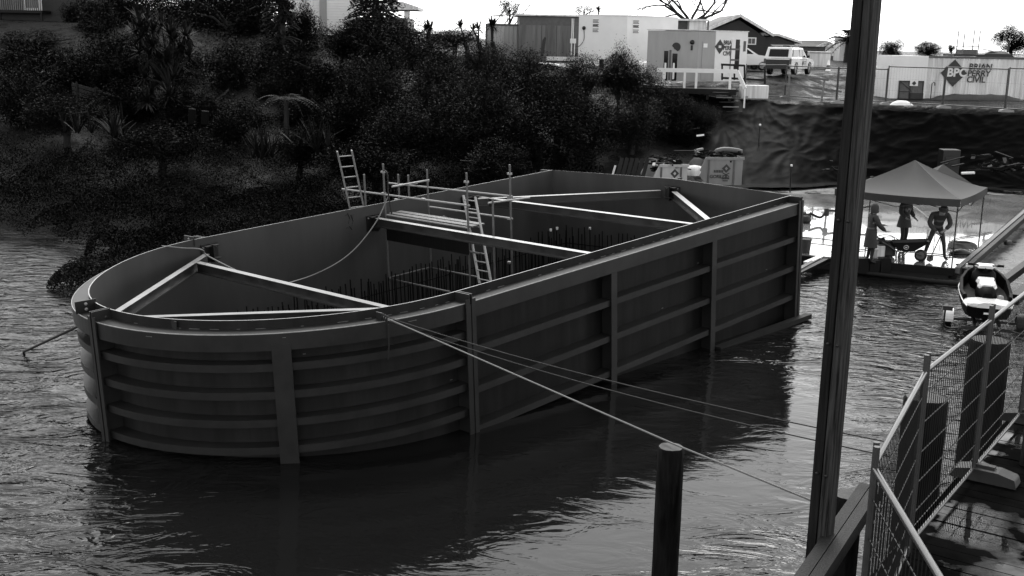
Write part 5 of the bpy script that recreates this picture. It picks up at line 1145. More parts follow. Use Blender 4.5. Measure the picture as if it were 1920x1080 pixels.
# ------------------------------------------------------------------ rubbish skips
def skip(u0, u1, vt, vb, Y, ang, label, seed, txt, mat):
    a, d, n, L = corner_box(u0, u1, Y, ang, 2, vt, 0); zt = a[2]; h = (vb-vt)*Y*1.02/F_PX; zb = zt-h; W2 = 1.7
    o = thing('rubbish_skip', label, 'skip', V(a[0], a[1], zb), 'rubbish skips behind the cofferdam')
    m = MB()   # end profile: sloped left end (open), walls as thin plates
    prof = [(0.28, zt), (L, zt), (L-.02, zb+.05), (.35, zb+.05), (-.02, zb+h*.42)]
    for t in (0, W2-.05): m.prism([P3(a, d, n, s, t, z) for s, z in prof], n*.05)
    block(m, a, d, n, L-.05, L-.001, .052, W2-.052, zb+.06, zt); block(m, a, d, n, .35, L-.06, .052, W2-.052, zb+.06, zb+.12); m.build('body', M[mat], o)
    m = MB(); block(m, a, d, n, .26, L+.04, -.05, -.002, zt-.1, zt+.015); m.build('rim', M[mat], o)
    for s in (L*.2, L*.78): m = MB(); block(m, a, d, n, s, s+.07, -.04, -.003, zb+.06, zt-.105); m.build('rib', M['midgrey'], o)
    m = MB(); c = P3(a, d, n, L*.62, -.012, zb+h*.62); r_ = .2
    m.prism([c-d*r_, c-V(0, 0, r_), c+d*r_, c+V(0, 0, r_)], n*.008); lg = m.build('diamond_logo', M['print'], o)
    MB().prism([c-n*.006-d*.07, c-n*.006-V(0, 0, .08), c-n*.006+d*.07, c-n*.006+V(0, 0, .08)], n*.004).build('logo_centre', M[mat], lg)
    m = MB(); c2 = c-V(0, 0, .28); m.bar(c2-d*.15+V(0, 0, .08), c2+d*.15-V(0, 0, .08), .01, .04); m.bar(c2+d*.15+V(0, 0, .08), c2-d*.15-V(0, 0, .08), .01, .04); m.bar(c2-d*.16-V(0, 0, .16), c2+d*.16-V(0, 0, .16), .01, .09); m.bar(c2-d*.14-V(0, 0, .27), c2+d*.1-V(0, 0, .27), .01, .04); m.build('emblem', M['print'], o)
    if txt:
        m = MB(); p = P3(a, d, n, L*.34, -.012, zb+h*.52)
        for k, (w_, hh_) in enumerate(((.42, .14),)):
            q = p-V(0, 0, .2*k); x = 0
            while x < w_: m.bar(q+d*(x-.06*k), q+d*(x+.05-.06*k), .008, hh_*.8); x += .075
        m.build('lettering', M['print'], o); text_part('GORILLA', M['print'], o, p-d*.18-V(0, 0, .3), d, V(0, 0, 1), .2, bold=.03)
    g = np.random.default_rng(seed); m = MB(); m2 = MB()
    for k in range(46):
        p = P3(a, d, n, g.uniform(.1, L-.2), g.uniform(.1, W2-.2), zt+g.uniform(-.25, .22)); e = p+d*g.normal()*.35+n*g.normal()*.3+V(0, 0, g.normal()*.1); (m if g.random() < .85 else m2).bar(p, e, g.uniform(.05, .3), g.uniform(.03, .1))
    rb_ = m.build('rubbish_load', M['rubbish'], None); tag(rb_, ('jumbled dark rubbish heaped in the nearer skip' if not txt else 'jumbled dark rubbish heaped in the farther skip with printed emblem'), 'rubbish', 'rubbish in the skips', 'stuff')
    o2 = m2.build('pale_battens', M['rubbish_pale'], None); tag(o2, ('pale battens lying on top of the nearer skip load' if not txt else 'pale battens lying on top of the farther skip load'), 'battens', 'battens on the skips', 'stuff')
    return a, d, n, L, zt, zb, o
skip(1226, 1290, 309, 352, 48.5, .22, 'white rubbish skip with sloped end, left of the pair', 3, False, 'skip_paint')
A_ = skip(1312, 1394, 295, 348, 50, .12, 'greyer rubbish skip with printed emblem, right of the pair', 4, True, 'skip_paint_b')
a, d, n, L, zt, zb, o = A_
p = P3(a, d, n, .1, .7, zt-.5); q = MB().lathe(p, [(0, -.02), (.42, -.02), (.42, .02), (0, .02)], 18, ax=(-.35, -.9, .2)).build('round_lid', M['midgrey']); tag(q, 'round grey lid standing in the open end of the farther skip', 'lid')
p = P3(a, d, n, -.1, .4, zb+.55); q = MB().lathe(p, [(0, .35), (.3, .3), (.45, .1), (.42, -.1)], 12).build('rubbish_bag', M['white_dirty']); tag(q, 'pale bag slumped in the mouth of the farther skip', 'bag')
p = P3(a, d, n, L*.75, .5, zt+.18); q = MB().tube(smooth([p-d*.7, p-d*.3+V(0, 0, .12), p+d*.3+V(0, 0, .08), p+d*.6], 12), [.05]+[.12]*10+[.05], 8).build('foam_roll', M['midgrey']); tag(q, 'long grey roll lying across the top of the farther skip', 'roll')
# pallet boards leaning left of the nearer skip
c = DP(1178, 322, 48); o = thing('leaning_pallet', 'grey slatted pallet leaning against the left end of the nearer skip', 'pallet', c)
for k in range(6): MB().bar(c+V(-.55+.22*k, 0, -.6), c+V(-.25+.22*k, .35, .55), .16, .04, ref=(0, 1, .3)).build('board', M['timber'], o)
MB().bar(c+V(-.8, -.1, -.6), c+V(-.55, .1, .25), .06, .06).build('edge_batten', M['white_dirty'], o)
c = DP(1313, 254, 54.5); o = MB().bar(c-V(.18, 0, .02), c+V(.18, 0, .03), .08, .07).build('pale_batten', M['white']); tag(o, 'short bright batten caught in the dark bush above the skips', 'batten')
# ================================================================== RAMP: tent, people, barrow, clutter
def G2(u, v): return RP(u, v)
FRb, BRb = G2(1784, 504), G2(1834, 465)
bk = unit((BRb-FRb)*V(1, 1, 0)); dep_ = np.linalg.norm(BRb-FRb); lf = V(-bk[1], bk[0], 0); Wt = 3.9
FLb, BLb = FRb+lf*Wt, BRb+lf*Wt
for _p in (FLb, BLb): _p[2] = .4+RS*(_p[1]-RY)
ze = DP(1788, 373, FRb[1])[2]; cen = (FRb+BLb)/2; zp = DP(1710, 300, cen[1])[2]
tn = thing('pop_up_tent', 'grey peaked pop-up canopy tent sheltering three workers on the wet ramp', 'tent', V(cen[0], cen[1], cen[2]))
co = [FLb, FRb, BRb, BLb]; ov = .06
for k in range(4):
    p, q = co[k], co[(k+1) % 4]; m = MB(); nu_, ns_ = 14, 10; vs = []
    for j in range(ns_+1):
        s_ = j/ns_
        for i in range(nu_+1):
            t_ = i/nu_; e = p+(q-p)*t_; xy = cen+(e-cen)*s_*(1+ov/1.5); sagt = 4*t_*(1-t_)
            z = ze+(zp-ze)*(1-s_)**1.3-.10*sagt*math.sin(math.pi*s_)*.9+.03*math.sin(7*t_+3*k)*s_*(1-s_)*2-.05*sagt*s_
            vs.append((xy[0], xy[1], z))
    f = [(j*(nu_+1)+i, (j+1)*(nu_+1)+i, (j+1)*(nu_+1)+i+1, j*(nu_+1)+i+1) for j in range(ns_) for i in range(nu_)]
    m.add(vs, f, True); m.build('roof_panel', M['canvas'], tn)
    m = MB(); vs = []
    for zz in (0, -.24):
        for i in range(nu_+1):
            t_ = i/nu_; e = cen+(p+(q-p)*t_-cen)*(1+ov/1.5+.002); o_ = unit(np.cross(q-p, V(0, 0, 1)))*.02*math.sin(9*t_+k)*(zz < 0)
            vs.append((e[0]+o_[0], e[1]+o_[1], ze-.05*4*t_*(1-t_)+zz))
    m.add(vs, [(i, i+1, nu_+2+i, nu_+1+i) for i in range(nu_)], True); m.build('valance', M['cloth_grey'] if k % 2 else M['darkgrey'], tn)
for p in co:
    m = MB(); m.tube([V(p[0], p[1], p[2]), V(p[0], p[1], ze-.02)], .022, 6); m.box((p[0], p[1], p[2]+.01), (.12, .12, .02)); m.build('leg', M['black'], tn)
for k in range(4):
    p, q = co[k]*V(1, 1, 0)+V(0, 0, ze-.08), co[(k+1) % 4]*V(1, 1, 0)+V(0, 0, ze-.08); mid = (p+q)/2; m = MB()
    m.bar(p, mid-V(0, 0, .35), .025, .02); m.bar(mid-V(0, 0, .35), q, .025, .02); m.bar(p-V(0, 0, .35), mid, .025, .02); m.bar(mid, q-V(0, 0, .35), .025, .02); m.build('truss_bar', M['darkgrey'], tn)
m = MB(); m.tube([V(cen[0], cen[1], zp-.06), V(cen[0], cen[1], ze-.3)], .03, 6); m.build('centre_pole', M['darkgrey'], tn)

def skin_mesh(name, verts, edges, radii, matfun, mats, T, parent, levels=1):
    me = bpy.data.meshes.new(name); me.from_pydata([tuple(map(float, v)) for v in verts], edges, [])
    o = bpy.data.objects.new(name, me); COL.objects.link(o)
    md = o.modifiers.new('skin', 'SKIN'); md.use_smooth_shade = True; md.branch_smoothing = .6
    sv = me.skin_vertices[0].data
    for i, r_ in enumerate(radii): sv[i].radius = (r_, r_) if np.isscalar(r_) else r_; sv[i].use_root = (i == 0)
    sb = o.modifiers.new('sub', 'SUBSURF'); sb.levels = sb.render_levels = levels
    dg = bpy.context.evaluated_depsgraph_get(); dg.update()
    m2 = bpy.data.meshes.new_from_object(o.evaluated_get(dg)); bpy.data.objects.remove(o)
    m2.name = name; m2.materials.clear()
    for mt in mats: m2.materials.append(mt)
    for p in m2.polygons: p.material_index = matfun(p.center); p.use_smooth = True
    o = bpy.data.objects.new(name, m2); COL.objects.link(o); o.parent = parent; return o
def person(label, base, rotz, J, top, legs, jacket_kind, hat, sc=1.0):
    """J: joint dict in metres, x forward, y left, z up; mirrored names end with l / r"""
    o = thing('person', label, 'person', base, 'workers under the tent', rotz=rotz)
    names = list(J); vs = [np.array(J[k])*sc for k in names]; ix = {k: i for i, k in enumerate(names)}
    rad = dict(pelvis=.13, waist=.125, chest=.15, neck=.058, jaw=.075, head=.098, crown=.07, nose=.016)
    lim = dict(hip=.095, knee=.062, shin=.06, ankle=.045, toe=.045, shoulder=.07, elbow=.05, wrist=.034, palm=.036)
    E_ = [('pelvis', 'waist'), ('waist', 'chest'), ('chest', 'neck'), ('neck', 'jaw'), ('jaw', 'head'), ('head', 'crown'), ('jaw', 'nose')]
    for s in 'lr': E_ += [('pelvis', 'hip'+s), ('hip'+s, 'knee'+s), ('knee'+s, 'ankle'+s), ('ankle'+s, 'toe'+s), ('chest', 'shoulder'+s), ('shoulder'+s, 'elbow'+s), ('elbow'+s, 'wrist'+s), ('wrist'+s, 'palm'+s)]
    R_ = [rad.get(k, lim.get(k[:-1], .04))*sc for k in names]; ed = [(ix[a], ix[b_]) for a, b_ in E_]
    # five fingers on each hand
    for s in 'lr':
        w_, p = vs[ix['wrist'+s]], vs[ix['palm'+s]]; d = unit(p-w_); sd_ = unit(np.cross(d, V(.3, .2, 1))); cu = unit(np.cross(sd_, d))*(-1 if s == 'l' else 1)
        for k, (off, ln) in enumerate(((-.032, .07), (-.011, .082), (.011, .078), (.031, .06))):
            a = len(vs); vs += [p+sd_*off+d*.03, p+sd_*off+d*(.03+ln*.5)+cu*.008, p+sd_*off+d*(.03+ln*.85)+cu*.03]; R_ += [.011, .010, .008]; ed += [(ix['palm'+s], a), (a, a+1), (a+1, a+2)]
        a = len(vs); vs += [w_+d*.045-sd_*.035, w_+d*.085-sd_*.055+cu*.015]; R_ += [.012, .009]; ed += [(ix['palm'+s], a), (a, a+1)]
    zk = min(J['kneel'][2], J['kneer'][2])*sc; ank = .11*sc; hipz = J['pelvis'][2]*sc+.06
    def mf(c):
        if c.z < ank: return 0
        q = np.array(c); bare = min(np.linalg.norm(q-vs[ix['palml']]), np.linalg.norm(q-vs[ix['palmr']])) < .13 or np.linalg.norm(q-vs[ix['head']]) < .2*sc
        return 2 if bare else (1 if c.z < hipz else 3)
    skin_mesh('body', vs, ed, R_, mf, [M['black'], M[legs], M['skin'], M[top]], None, o)
    # jacket: a looser shell over trunk and arms
    jn = ['pelvis', 'waist', 'chest', 'shoulderl', 'elbowl', 'wristl', 'shoulderr', 'elbowr', 'wristr', 'neck']; jx = {k: i for i, k in enumerate(jn)}
    jr = [.165, .165, .185, .092, .075, .058, .092, .075, .058, .085]; jv = [np.array(J[k])*sc for k in jn]
    for s in 'lr': jv[jx['wrist'+s]] = jv[jx['elbow'+s]]+(jv[jx['wrist'+s]]-jv[jx['elbow'+s]])*.88
    je = [('pelvis', 'waist'), ('waist', 'chest'), ('chest', 'neck')]+[e for s in 'lr' for e in (('chest', 'shoulder'+s), ('shoulder'+s, 'elbow'+s), ('elbow'+s, 'wrist'+s))]
    pe, wa, ch = (np.array(J[k])*sc for k in ('pelvis', 'waist', 'chest')); ax = unit(ch-pe); Lq = np.linalg.norm(ch-pe)
    def jf(c):   # two reflective bands printed round the trunk
        q = np.array(c)-pe; h_ = (q@ax)/Lq; return 1 if np.linalg.norm(q-ax*(q@ax)) < .24*sc and (.22 < h_ < .36 or .72 < h_ < .86) else 0
    jk = skin_mesh('jacket', jv, [(jx[a], jx[b_]) for a, b_ in je], [q*sc for q in jr], jf, [M[top], M['reflective']], None, o, levels=2)
    if jacket_kind:   # skirt of a long coat, slightly flared
        zb_ = jacket_kind; a, t = frame_of(V(0, 0, 1), (1, 0, 0)); rings = []; n = 22; top_ = wa+(pe-wa)*.3
        for q in np.linspace(0, 1, 7):
            c = top_+(V(pe[0], pe[1], zb_)-top_)*q; rr = .19+.07*q
            rings.append([c+V(math.cos(f)*rr*.85, math.sin(f)*rr*1.1, 0)*(1+.07*q*math.sin(4*f)) for f in np.linspace(0, 2*math.pi, n+1)[:-1]])
        MB().loft(rings, cap=False).build('coat_skirt', M[top], o, local=True)
    hd, cr_ = np.array(J['head'])*sc, np.array(J['crown'])*sc; ua = unit(cr_-np.array(J['jaw'])*sc); fwd = unit(np.array(J['nose'])*sc-np.array(J['jaw'])*sc)
    if hat == 'hood':
        MB().lathe(hd-ua*.14-fwd*.02, [(.13, -.02), (.135, .1), (.125, .2), (.08, .28), (0, .31)], 16, ax=ua).build('hood', M[top], o, local=True)
    else:
        m = MB(); m.lathe(hd+ua*.02, [(.155, -.005), (.155, .01), (.13, .02), (.125, .07), (.09, .13), (0, .155)], 18, ax=ua); m.build('hard_hat', M[hat], o, local=True)
    m = MB(); sdv = unit(np.cross(fwd, ua))
    for sg in (-1, 1): m.lathe(hd+fwd*.088+sdv*.034*sg-ua*.01, [(0, .006), (.011, .003), (.012, -.004)], 8, ax=fwd)
    m.build('eyes', M['black'], o, local=True)
    m = MB()
    for sg in (-1, 1): m.lathe(hd+sdv*.098*sg-ua*.02, [(0, .012), (.022, .006), (.03, -.01)], 8, ax=sdv*sg)
    m.build('ears', M['skin'], o, local=True)
    return o
STAND = dict(pelvis=(0, 0, .93), waist=(0, 0, 1.08), chest=(.01, 0, 1.32), neck=(.02, 0, 1.5), jaw=(.05, 0, 1.57), head=(.05, 0, 1.65), crown=(.04, 0, 1.74), nose=(.155, 0, 1.62),
             hipl=(0, .09, .9), kneel=(.03, .11, .49), anklel=(-.02, .12, .08), toel=(.15, .14, .045), hipr=(0, -.09, .9), kneer=(.05, -.11, .49), ankler=(.0, -.12, .08), toer=(.17, -.14, .045),
             shoulderl=(0, .2, 1.43), elbowl=(.02, .27, 1.15), wristl=(.18, .24, .98), palml=(.25, .22, .95), shoulderr=(0, -.2, 1.43), elbowr=(.02, -.27, 1.15), wristr=(.2, -.22, 1.0), palmr=(.27, -.2, .98))
j0 = dict(STAND, elbowl=(.12, .24, 1.17), wristl=(.36, .16, 1.12), palml=(.43, .13, 1.12), elbowr=(.12, -.24, 1.17), wristr=(.36, -.16, .98), palmr=(.43, -.14, .97))
person('person in a long pale rain coat, half hidden by the timber post, hands reaching right', G2(1629, 494), .05, j0, 'cloth_pale', 'trousers', .56, 'hood', 1.12)
j1 = dict(STAND)
person('person in a grey coat with reflective stripes standing behind the wheelbarrow', G2(1691, 468), -.9, j1, 'cloth_grey', 'trousers', .8, 'white', 1.14)
j2 = dict(pelvis=(-.12, 0, .92), waist=(-.03, 0, 1.06), chest=(.13, .01, 1.26), neck=(.25, .02, 1.40), jaw=(.32, .03, 1.43), head=(.36, .03, 1.49), crown=(.40, .03, 1.57), nose=(.43, .03, 1.39),
          hipl=(-.1, .1, .89), kneel=(.0, .2, .48), anklel=(-.08, .27, .08), toel=(.09, .31, .045), hipr=(-.1, -.1, .89), kneer=(.0, -.22, .48), ankler=(-.06, -.31, .08), toer=(.1, -.36, .045),
          shoulderl=(.12, .21, 1.36), elbowl=(.22, .29, 1.08), wristl=(.37, .12, .93), palml=(.42, .06, .9), shoulderr=(.12, -.21, 1.36), elbowr=(.22, -.29, 1.08), wristr=(.36, -.1, .84), palmr=(.40, -.04, .80))
w3 = G2(1753, 487); person('person in a pale jacket stooping with legs apart, gripping a shovel by the tent leg', w3, -1.75, j2, 'cloth_pale', 'trousers_pale', 0, 'darkgrey', 1.16)
c_, s_ = math.cos(-1.75), math.sin(-1.75)
def loc(x, y, z): return w3+V(x*c_-y*s_, x*s_+y*c_, z)
sh_ = thing('shovel', 'long-handled shovel held by the bending worker', 'shovel', w3)
MB().tube([loc(.42, .08, 1.05), loc(.52, -.25, .12)], .017, 6).build('handle', M['timber'], sh_)
m = MB(); c = loc(.52, -.25, .1); m.prism([c+V(-.1, 0, .12), c+V(.1, 0, .12), c+V(.11, .02, -.04), c+V(0, .03, -.1), c+V(-.11, .02, -.04)], V(0, .012, 0)); m.build('blade', M['midgrey'], sh_)
# wheelbarrow
wp = G2(1725, 490)
wb_ = thing('wheelbarrow', 'black wheelbarrow with round pale emblem standing between the workers', 'wheelbarrow', wp-V(.0, 0, 0), rotz=math.radians(-14))
m = MB(); m.lathe((0, -.05, .2), [(.13, 0), (.19, .0), (.2, .03), (.2, .07), (.19, .1), (.13, .1)], 20, ax=(0, 1, 0)); wl = m.build('wheel', M['black'], wb_, local=True)
MB().lathe((0, -.045, .2), [(0, .0), (.06, -.01), (.13, .01)], 14, ax=(0, 1, 0)).build('rim', M['midgrey'], wl, local=True)
def rr(x0, x1, w_, z): return [V(x0, -w_, z), V(x1, -w_, z), V(x1, w_, z), V(x0, w_, z)]
m = MB(); tr0 = [V(-.75, -.2, .34), V(-.25, -.2, .34), V(-.25, .2, .34), V(-.75, .2, .34)]; tr1 = [V(-.92, -.32, .60), V(.22, -.32, .70), V(.22, .32, .70), V(-.92, .32, .60)]
m.loft([tr0, [p*1 for p in tr1]], smooth=False, cap=False); m.quad(*tr0); tr2 = [p+V(0, .03*(1 if p[1] > 0 else -1), .0) for p in tr1]; m.loft([tr1, [p+V(0, 0, .025) for p in tr2]], smooth=False, cap=False); tray = m.build('tray', M['black'], wb_, local=True)
a_, b_ = V(-.48, -.262, .48), V(0, 0, 1); nn = unit(V(0, -.9, -.4)); uu_ = unit(np.cross(nn, V(1, 0, 0))); m = MB(); m.tube([V(-.5, -.268, .49)+(V(1, 0, 0)*math.cos(t)+uu_*math.sin(t))*.075+nn*.012 for t in np.linspace(0, 6.283, 19)], .011, 5, caps=False); m.obox(V(-.5, -.268, .49)+nn*.012, (.035, 0, 0), uu_*.02, nn*.004); m.build('emblem', M['print_light'], tray, local=True)
for sg in (-1, 1):
    m = MB(); m.tube(smooth([V(.06, sg*.07, .2), V(-.25, sg*.16, .31), V(-.75, sg*.24, .33), V(-1.05, sg*.28, .52), V(-1.35, sg*.3, .66)], 18), .017, 7); fr_ = m.build('handle', M['midgrey'], wb_, local=True)
    MB().tube([V(-1.28, sg*.296, .635), V(-1.42, sg*.303, .685)], .024, 7).build('grip', M['black'], fr_, local=True)
    MB().tube(smooth([V(-.45, sg*.2, .33), V(-.68, sg*.24, .01), V(-.75, sg*.24, .01), V(-.8, sg*.24, .33)], 12), .015, 6).build('leg', M['midgrey'], wb_, local=True)
# loose things on the ramp
def bucket(u, v, r_, h, mat, label, name='bucket'):
    c = G2(u, v); o = thing(name, label, 'bucket', c); MB().lathe(c, [(0, 0), (r_*.82, 0), (r_, h), (r_*1.05, h), (r_*1.05, h-.03)], 18).build('pail', M[mat], o)
    MB().lathe(c+V(0, 0, h-.03), [(r_*.98, 0), (0, .0)], 18).build('contents', M['darkgrey'], o); MB().tube([c+V(math.cos(t)*r_*1.05, -.05, h-.03-abs(math.sin(t))*.13) for t in np.linspace(0, math.pi, 10)], .006, 5).build('bail', M['midgrey'], o)
bucket(1638, 482, .15, .32, 'white_dirty', 'pale bucket between the long-coated worker and the black generator'); bucket(1509, 473, .2, .48, 'midgrey', 'grey drum-like bucket on the ramp beside the cofferdam corner')
c = G2(1649, 482); o = thing('plastic_carton', 'pale square carton touching the black generator', 'carton', c); MB().box(c+V(0, 0, .2), (.26, .26, .4)).build('carton_body', M['white_dirty'], o, bevel=.02); MB().box(c+V(0, 0, .42), (.2, .2, .035)).build('lid', M['midgrey'], o)
c = G2(1661, 480); o = thing('generator', 'black boxy generator beside the wheelbarrow handles', 'generator', c)
MB().box(c+V(.0, 0, .28), (.5, .4, .52)).build('housing', M['black'], o, bevel=.04); MB().lathe(c+V(-.32, -.05, .5), [(0, 0), (.13, 0), (.13, .2), (0, .2)], 14, ax=(1, 0, 0)).build('tank', M['black'], o); m = MB()
for sg in (-1, 1): m.tube(smooth([c+V(-.3, sg*.2, .05), c+V(-.3, sg*.2, .62), c+V(.28, sg*.2, .62), c+V(.28, sg*.2, .05)], 16), .015, 6)
m.build('frame', M['darkgrey'], o)
c = G2(1804, 464); o = thing('hose_coil', 'grey coil of hose lying at the right of the ramp', 'hose'); o.location = c; INV[o.name] = np.array(Matrix.Translation(Vector(c)).inverted()); m = MB()
for k in range(5): m.tube([c+V(math.cos(t)*(.5-.03*k)+.04*math.sin(3*t+k), math.sin(t)*(.42-.03*k), .03+.035*k) for t in np.linspace(0, 6.283, 25)], .022, 5, caps=False)
m.build('coil', M['midgrey'], o)
c = G2(1801, 476); o = MB().lathe((0, 0, 0), [(0, .26), (.16, .22), (.36, .1), (.4, 0), (0, -.0)], 14).build('black_bag', M['black']); o.location = c; o.scale = (1, .7, .7); tag(o, 'black bag slumped on the bright wet ramp right of the tent leg', 'bag')
def cable(uvs, r_, mat, label, z=.03, name='cable', n=40):
    o = MB().tube(smooth([G2(u, v)+V(0, 0, z) for u, v in uvs], n), r_, 5).build(name, M[mat]); tag(o, label, 'cable', 'cables lying on the ramp')
cable([(1720, 476), (1760, 478), (1790, 482), (1812, 481)], .018, 'black', 'dark cable running along the ramp in front of the bending worker')
cable([(1780, 455), (1800, 447), (1835, 442), (1860, 436)], .016, 'darkgrey', 'thin cable curving up the right side of the ramp')
cable([(1785, 462), (1775, 470), (1782, 480), (1772, 490), (1778, 498), (1770, 502)], .012, 'darkgrey', 'tangled cable at the foot of the front tent leg')
cable([(1604, 470), (1620, 469), (1650, 462)], .016, 'black', 'short black cable left of the generator'); cable([(1498, 449), (1530, 452), (1562, 456)], .02, 'midgrey', 'straight pale line stretched across the ramp left of the timber post', z=.1)
c = G2(1512, 416); o = thing('pump', 'small dark pump with pipe couplings on the ramp left of the timber post', 'pump', c)
MB().lathe(c+V(-.35, 0, .2), [(0, 0), (.19, .0), (.19, .3), (.1, .34), (.1, .5), (0, .5)], 14, ax=(1, 0, .1)).build('casing', M['black'], o); MB().tube(smooth([c+V(.1, 0, .35), c+V(.5, -.1, .2), c+V(.8, 0, .45), c+V(1.3, .1, .4)], 20), .05, 8).build('hose', M['black'], o)
MB().lathe(c+V(.75, 0, .45), [(.1, -.2), (.1, .05), (.06, .1), (0, .1)], 12).build('filter_bowl', M['darkgrey'], o); MB().lathe(c+V(-.1, -.1, -.02), [(0, .3), (.2, .28), (.26, .1), (.2, 0)], 12).build('strainer', M['black'], o)
MB().tube(smooth([c+V(1.3, .1, .4), c+V(1.8, .2, .5), c+V(2.6, .5, .6)], 12), .045, 8).build('outlet_pipe', M['black'], o)
# ramp edge timbers and planks
a_, b_ = G2(1788, 504), G2(1935, 380); side = unit(V(b_[1]-a_[1], -(b_[0]-a_[0]), 0))
for k, (of, mt, lb) in enumerate(((.12, 'timber_pale', 'pale inner timber edging along the right side of the ramp'), (.33, 'timber_dark', 'dark outer timber edging along the right side of the ramp'))):
    o = MB().bar(a_+side*of+V(0, 0, -.04), b_+side*of+V(0, 0, -.04), .15, .2).build('edging_timber', M[mt]); tag(o, lb, 'edging timber', 'ramp edging timbers')
o = MB().bar(GP(1480, 482, .3)+V(0, -.16, 0), GP(1788, 509, .3)+V(0, -.1, 0), .14, .24).build('edging_timber', M['timber_dark']); tag(o, 'long dark timber along the front edge of the ramp', 'edging timber', 'ramp edging timbers')
for k, (p, q, w_, mt, lb) in enumerate(((GP(1493, 508, .3), GP(1560, 471, .45), .14, 'timber_pale', 'pale plank, uppermost of the planks sloping off the ramp beside the cofferdam'), (GP(1496, 513, .25), GP(1562, 480, .4), .16, 'timber_dark', 'dark plank, lowest of the planks sloping off the ramp beside the cofferdam'), (GP(1512, 493, .35), GP(1540, 481, .42), .22, 'white_dirty', 'short white board among the planks beside the cofferdam'), (GP(1528, 500, .2), GP(1570, 486, .3), .2, 'timber', 'grey plank nearest the timber post among the ramp planks'))):
    o = MB().bar(p, q, w_, .07).build('loose_plank', M[mt]); tag(o, lb, 'plank', 'planks on the ramp edge')
c = GP(1625, 492, .35); o = thing('timber_block_stack', 'stack of dark timber blocks at the ramp edge beside the timber post', 'blocks', c)
for k in range(3): MB().box(c+V(-.25+.36*k, -.35, -.02-.06*(k % 2)), (.33, .4, .5)).build('block', M['timber_dark'], o)
o = MB().tube(smooth([GP(1560, 508, .08), GP(1604, 510, .08), GP(1690, 520, .08), GP(1785, 531, .08), GP(1822, 530, .12), GP(1858, 522, .2)], 30), .07, 8).build('shore_pipe', M['timber']); tag(o, 'long grey pole lying along the waterline between ramp and jet ski', 'pole')
# stones on the mud
g = np.random.default_rng(131)
for k, (u, v) in enumerate(((1800, 500), (1815, 508), (1835, 512), (1868, 440), (1890, 455))):
    p = GP(u, v, .35); o = MB().lathe((0, 0, 0), [(0, .12), (.12, .1), (.2, .03), (.18, -.08)], 9).build('stone', M['darkgrey']); o.location = p; o.rotation_euler = (.1, .1, k); o.scale = (1, .7, .8)
    tag(o, ['stone touching the ramp timbers by the tent leg', 'stone just right of the front tent leg', 'stone nearest the jet ski handlebars', 'stone up the bright mud, left of two', 'stone up the bright mud, right of two'][k], 'stone', 'stones on the mud')
# ------------------------------------------------------------------ jet ski on its trailer
jp = GP(1840, 602, 0); jp = V(jp[0], jp[1], 0)
jyaw = math.radians(72)
js = thing('jet_ski', 'black and white jet ski, stern towards the water, resting on a trailer', 'jet ski', jp+V(0, 0, .36), rotz=jyaw)
st = [(-1.55, .54, .02, .34), (-1.2, .62, .0, .40), (-.4, .66, 0, .44), (.5, .64, .0, .48), (1.1, .48, .05, .56), (1.5, .24, .2, .62), (1.68, .06, .36, .64)]
rings = [[V(x, 0, k_), V(x, -w_*.86, k_+.06), V(x, -w_, g_-.1), V(x, -w_*.97, g_), V(x, w_*.97, g_), V(x, w_, g_-.1), V(x, w_*.86, k_+.06)] for x, w_, k_, g_ in st]
MB().loft(rings, smooth=False).build('hull', M['matte_black'], js, local=True, bevel=.02)
for sg in (-1, 1):
    m = MB(); m.tube(smooth([V(x, sg*w_*1.0, g_+.03) for x, w_, k_, g_ in st], 24), [.016]*24, 7); m.build('gunwale', M['white_gloss'], js, local=True)
    m = MB(); ins_ = [(-1.0, .62), (-.4, .67), (.4, .64), (.9, .5), (1.3, .3)]; rgs = [[V(x, sg*(w_-.02), .42), V(x, sg*(w_+.0), (.56+.22*max(0, x+.4))), V(x, sg*(w_-.09), (.58+.22*max(0, x+.4))), V(x, sg*(w_-.13), .42)] for x, w_ in ins_]
    m.loft(rgs, smooth=False); m.build('side_bulwark', M['matte_black'], js, local=True, bevel=.015)
m = MB(); plat = [(-1.66, .30), (-1.6, .46), (-1.45, .58), (-1.2, .64), (-.98, .62)]; prev = None
rgs = [[V(x, -w_, .36), V(x, -w_*.9, .46), V(x, -w_*.45, .50), V(x, w_*.45, .50), V(x, w_*.9, .46), V(x, w_, .36)] for x, w_ in plat]; m.loft(rgs, smooth=False); m.build('stern_platform', M['white_gloss'], js, local=True, bevel=.03)
m = MB(); m.box((-1.665, .0, .22), (.02, .24, .05)); m.build('plate', M['white'], js, local=True)
seat = [(-1.0, .12, .62), (-.85, .19, .74), (-.4, .2, .80), (.0, .19, .80), (.3, .17, .86)]
m = MB(); m.loft([[V(x, -w_*1.35, .42), V(x, -w_*1.1, z-.1), V(x, -w_*.7, z), V(x, w_*.7, z), V(x, w_*1.1, z-.1), V(x, w_*1.35, .42)] for x, w_, z in seat]); m.build('seat', M['matte_black'], js, local=True)
m = MB(); m.loft([[V(x, -w_*1.05, z-.13), V(x, -w_*.8, z+.02), V(x, w_*.8, z+.02), V(x, w_*1.05, z-.13)] for x, w_, z in ((-.72, .17, .78), (-.55, .25, .82), (-.2, .22, .85), (.02, .26, .86), (.1, .16, .84))], smooth=False); m.build('seat_cover', M['white_gloss'], js, local=True, bevel=.03)
m = MB(); m.loft([[V(x, -w_, .46), V(x, -w_*.85, z-.12), V(x, -w_*.5, z), V(x, w_*.5, z), V(x, w_*.85, z-.12), V(x, w_, .46)] for x, w_, z in ((.28, .24, .88), (.5, .34, 1.0), (.8, .36, .98), (1.2, .27, .82), (1.6, .08, .68))]); m.build('front_cowl', M['matte_black'], js, local=True)
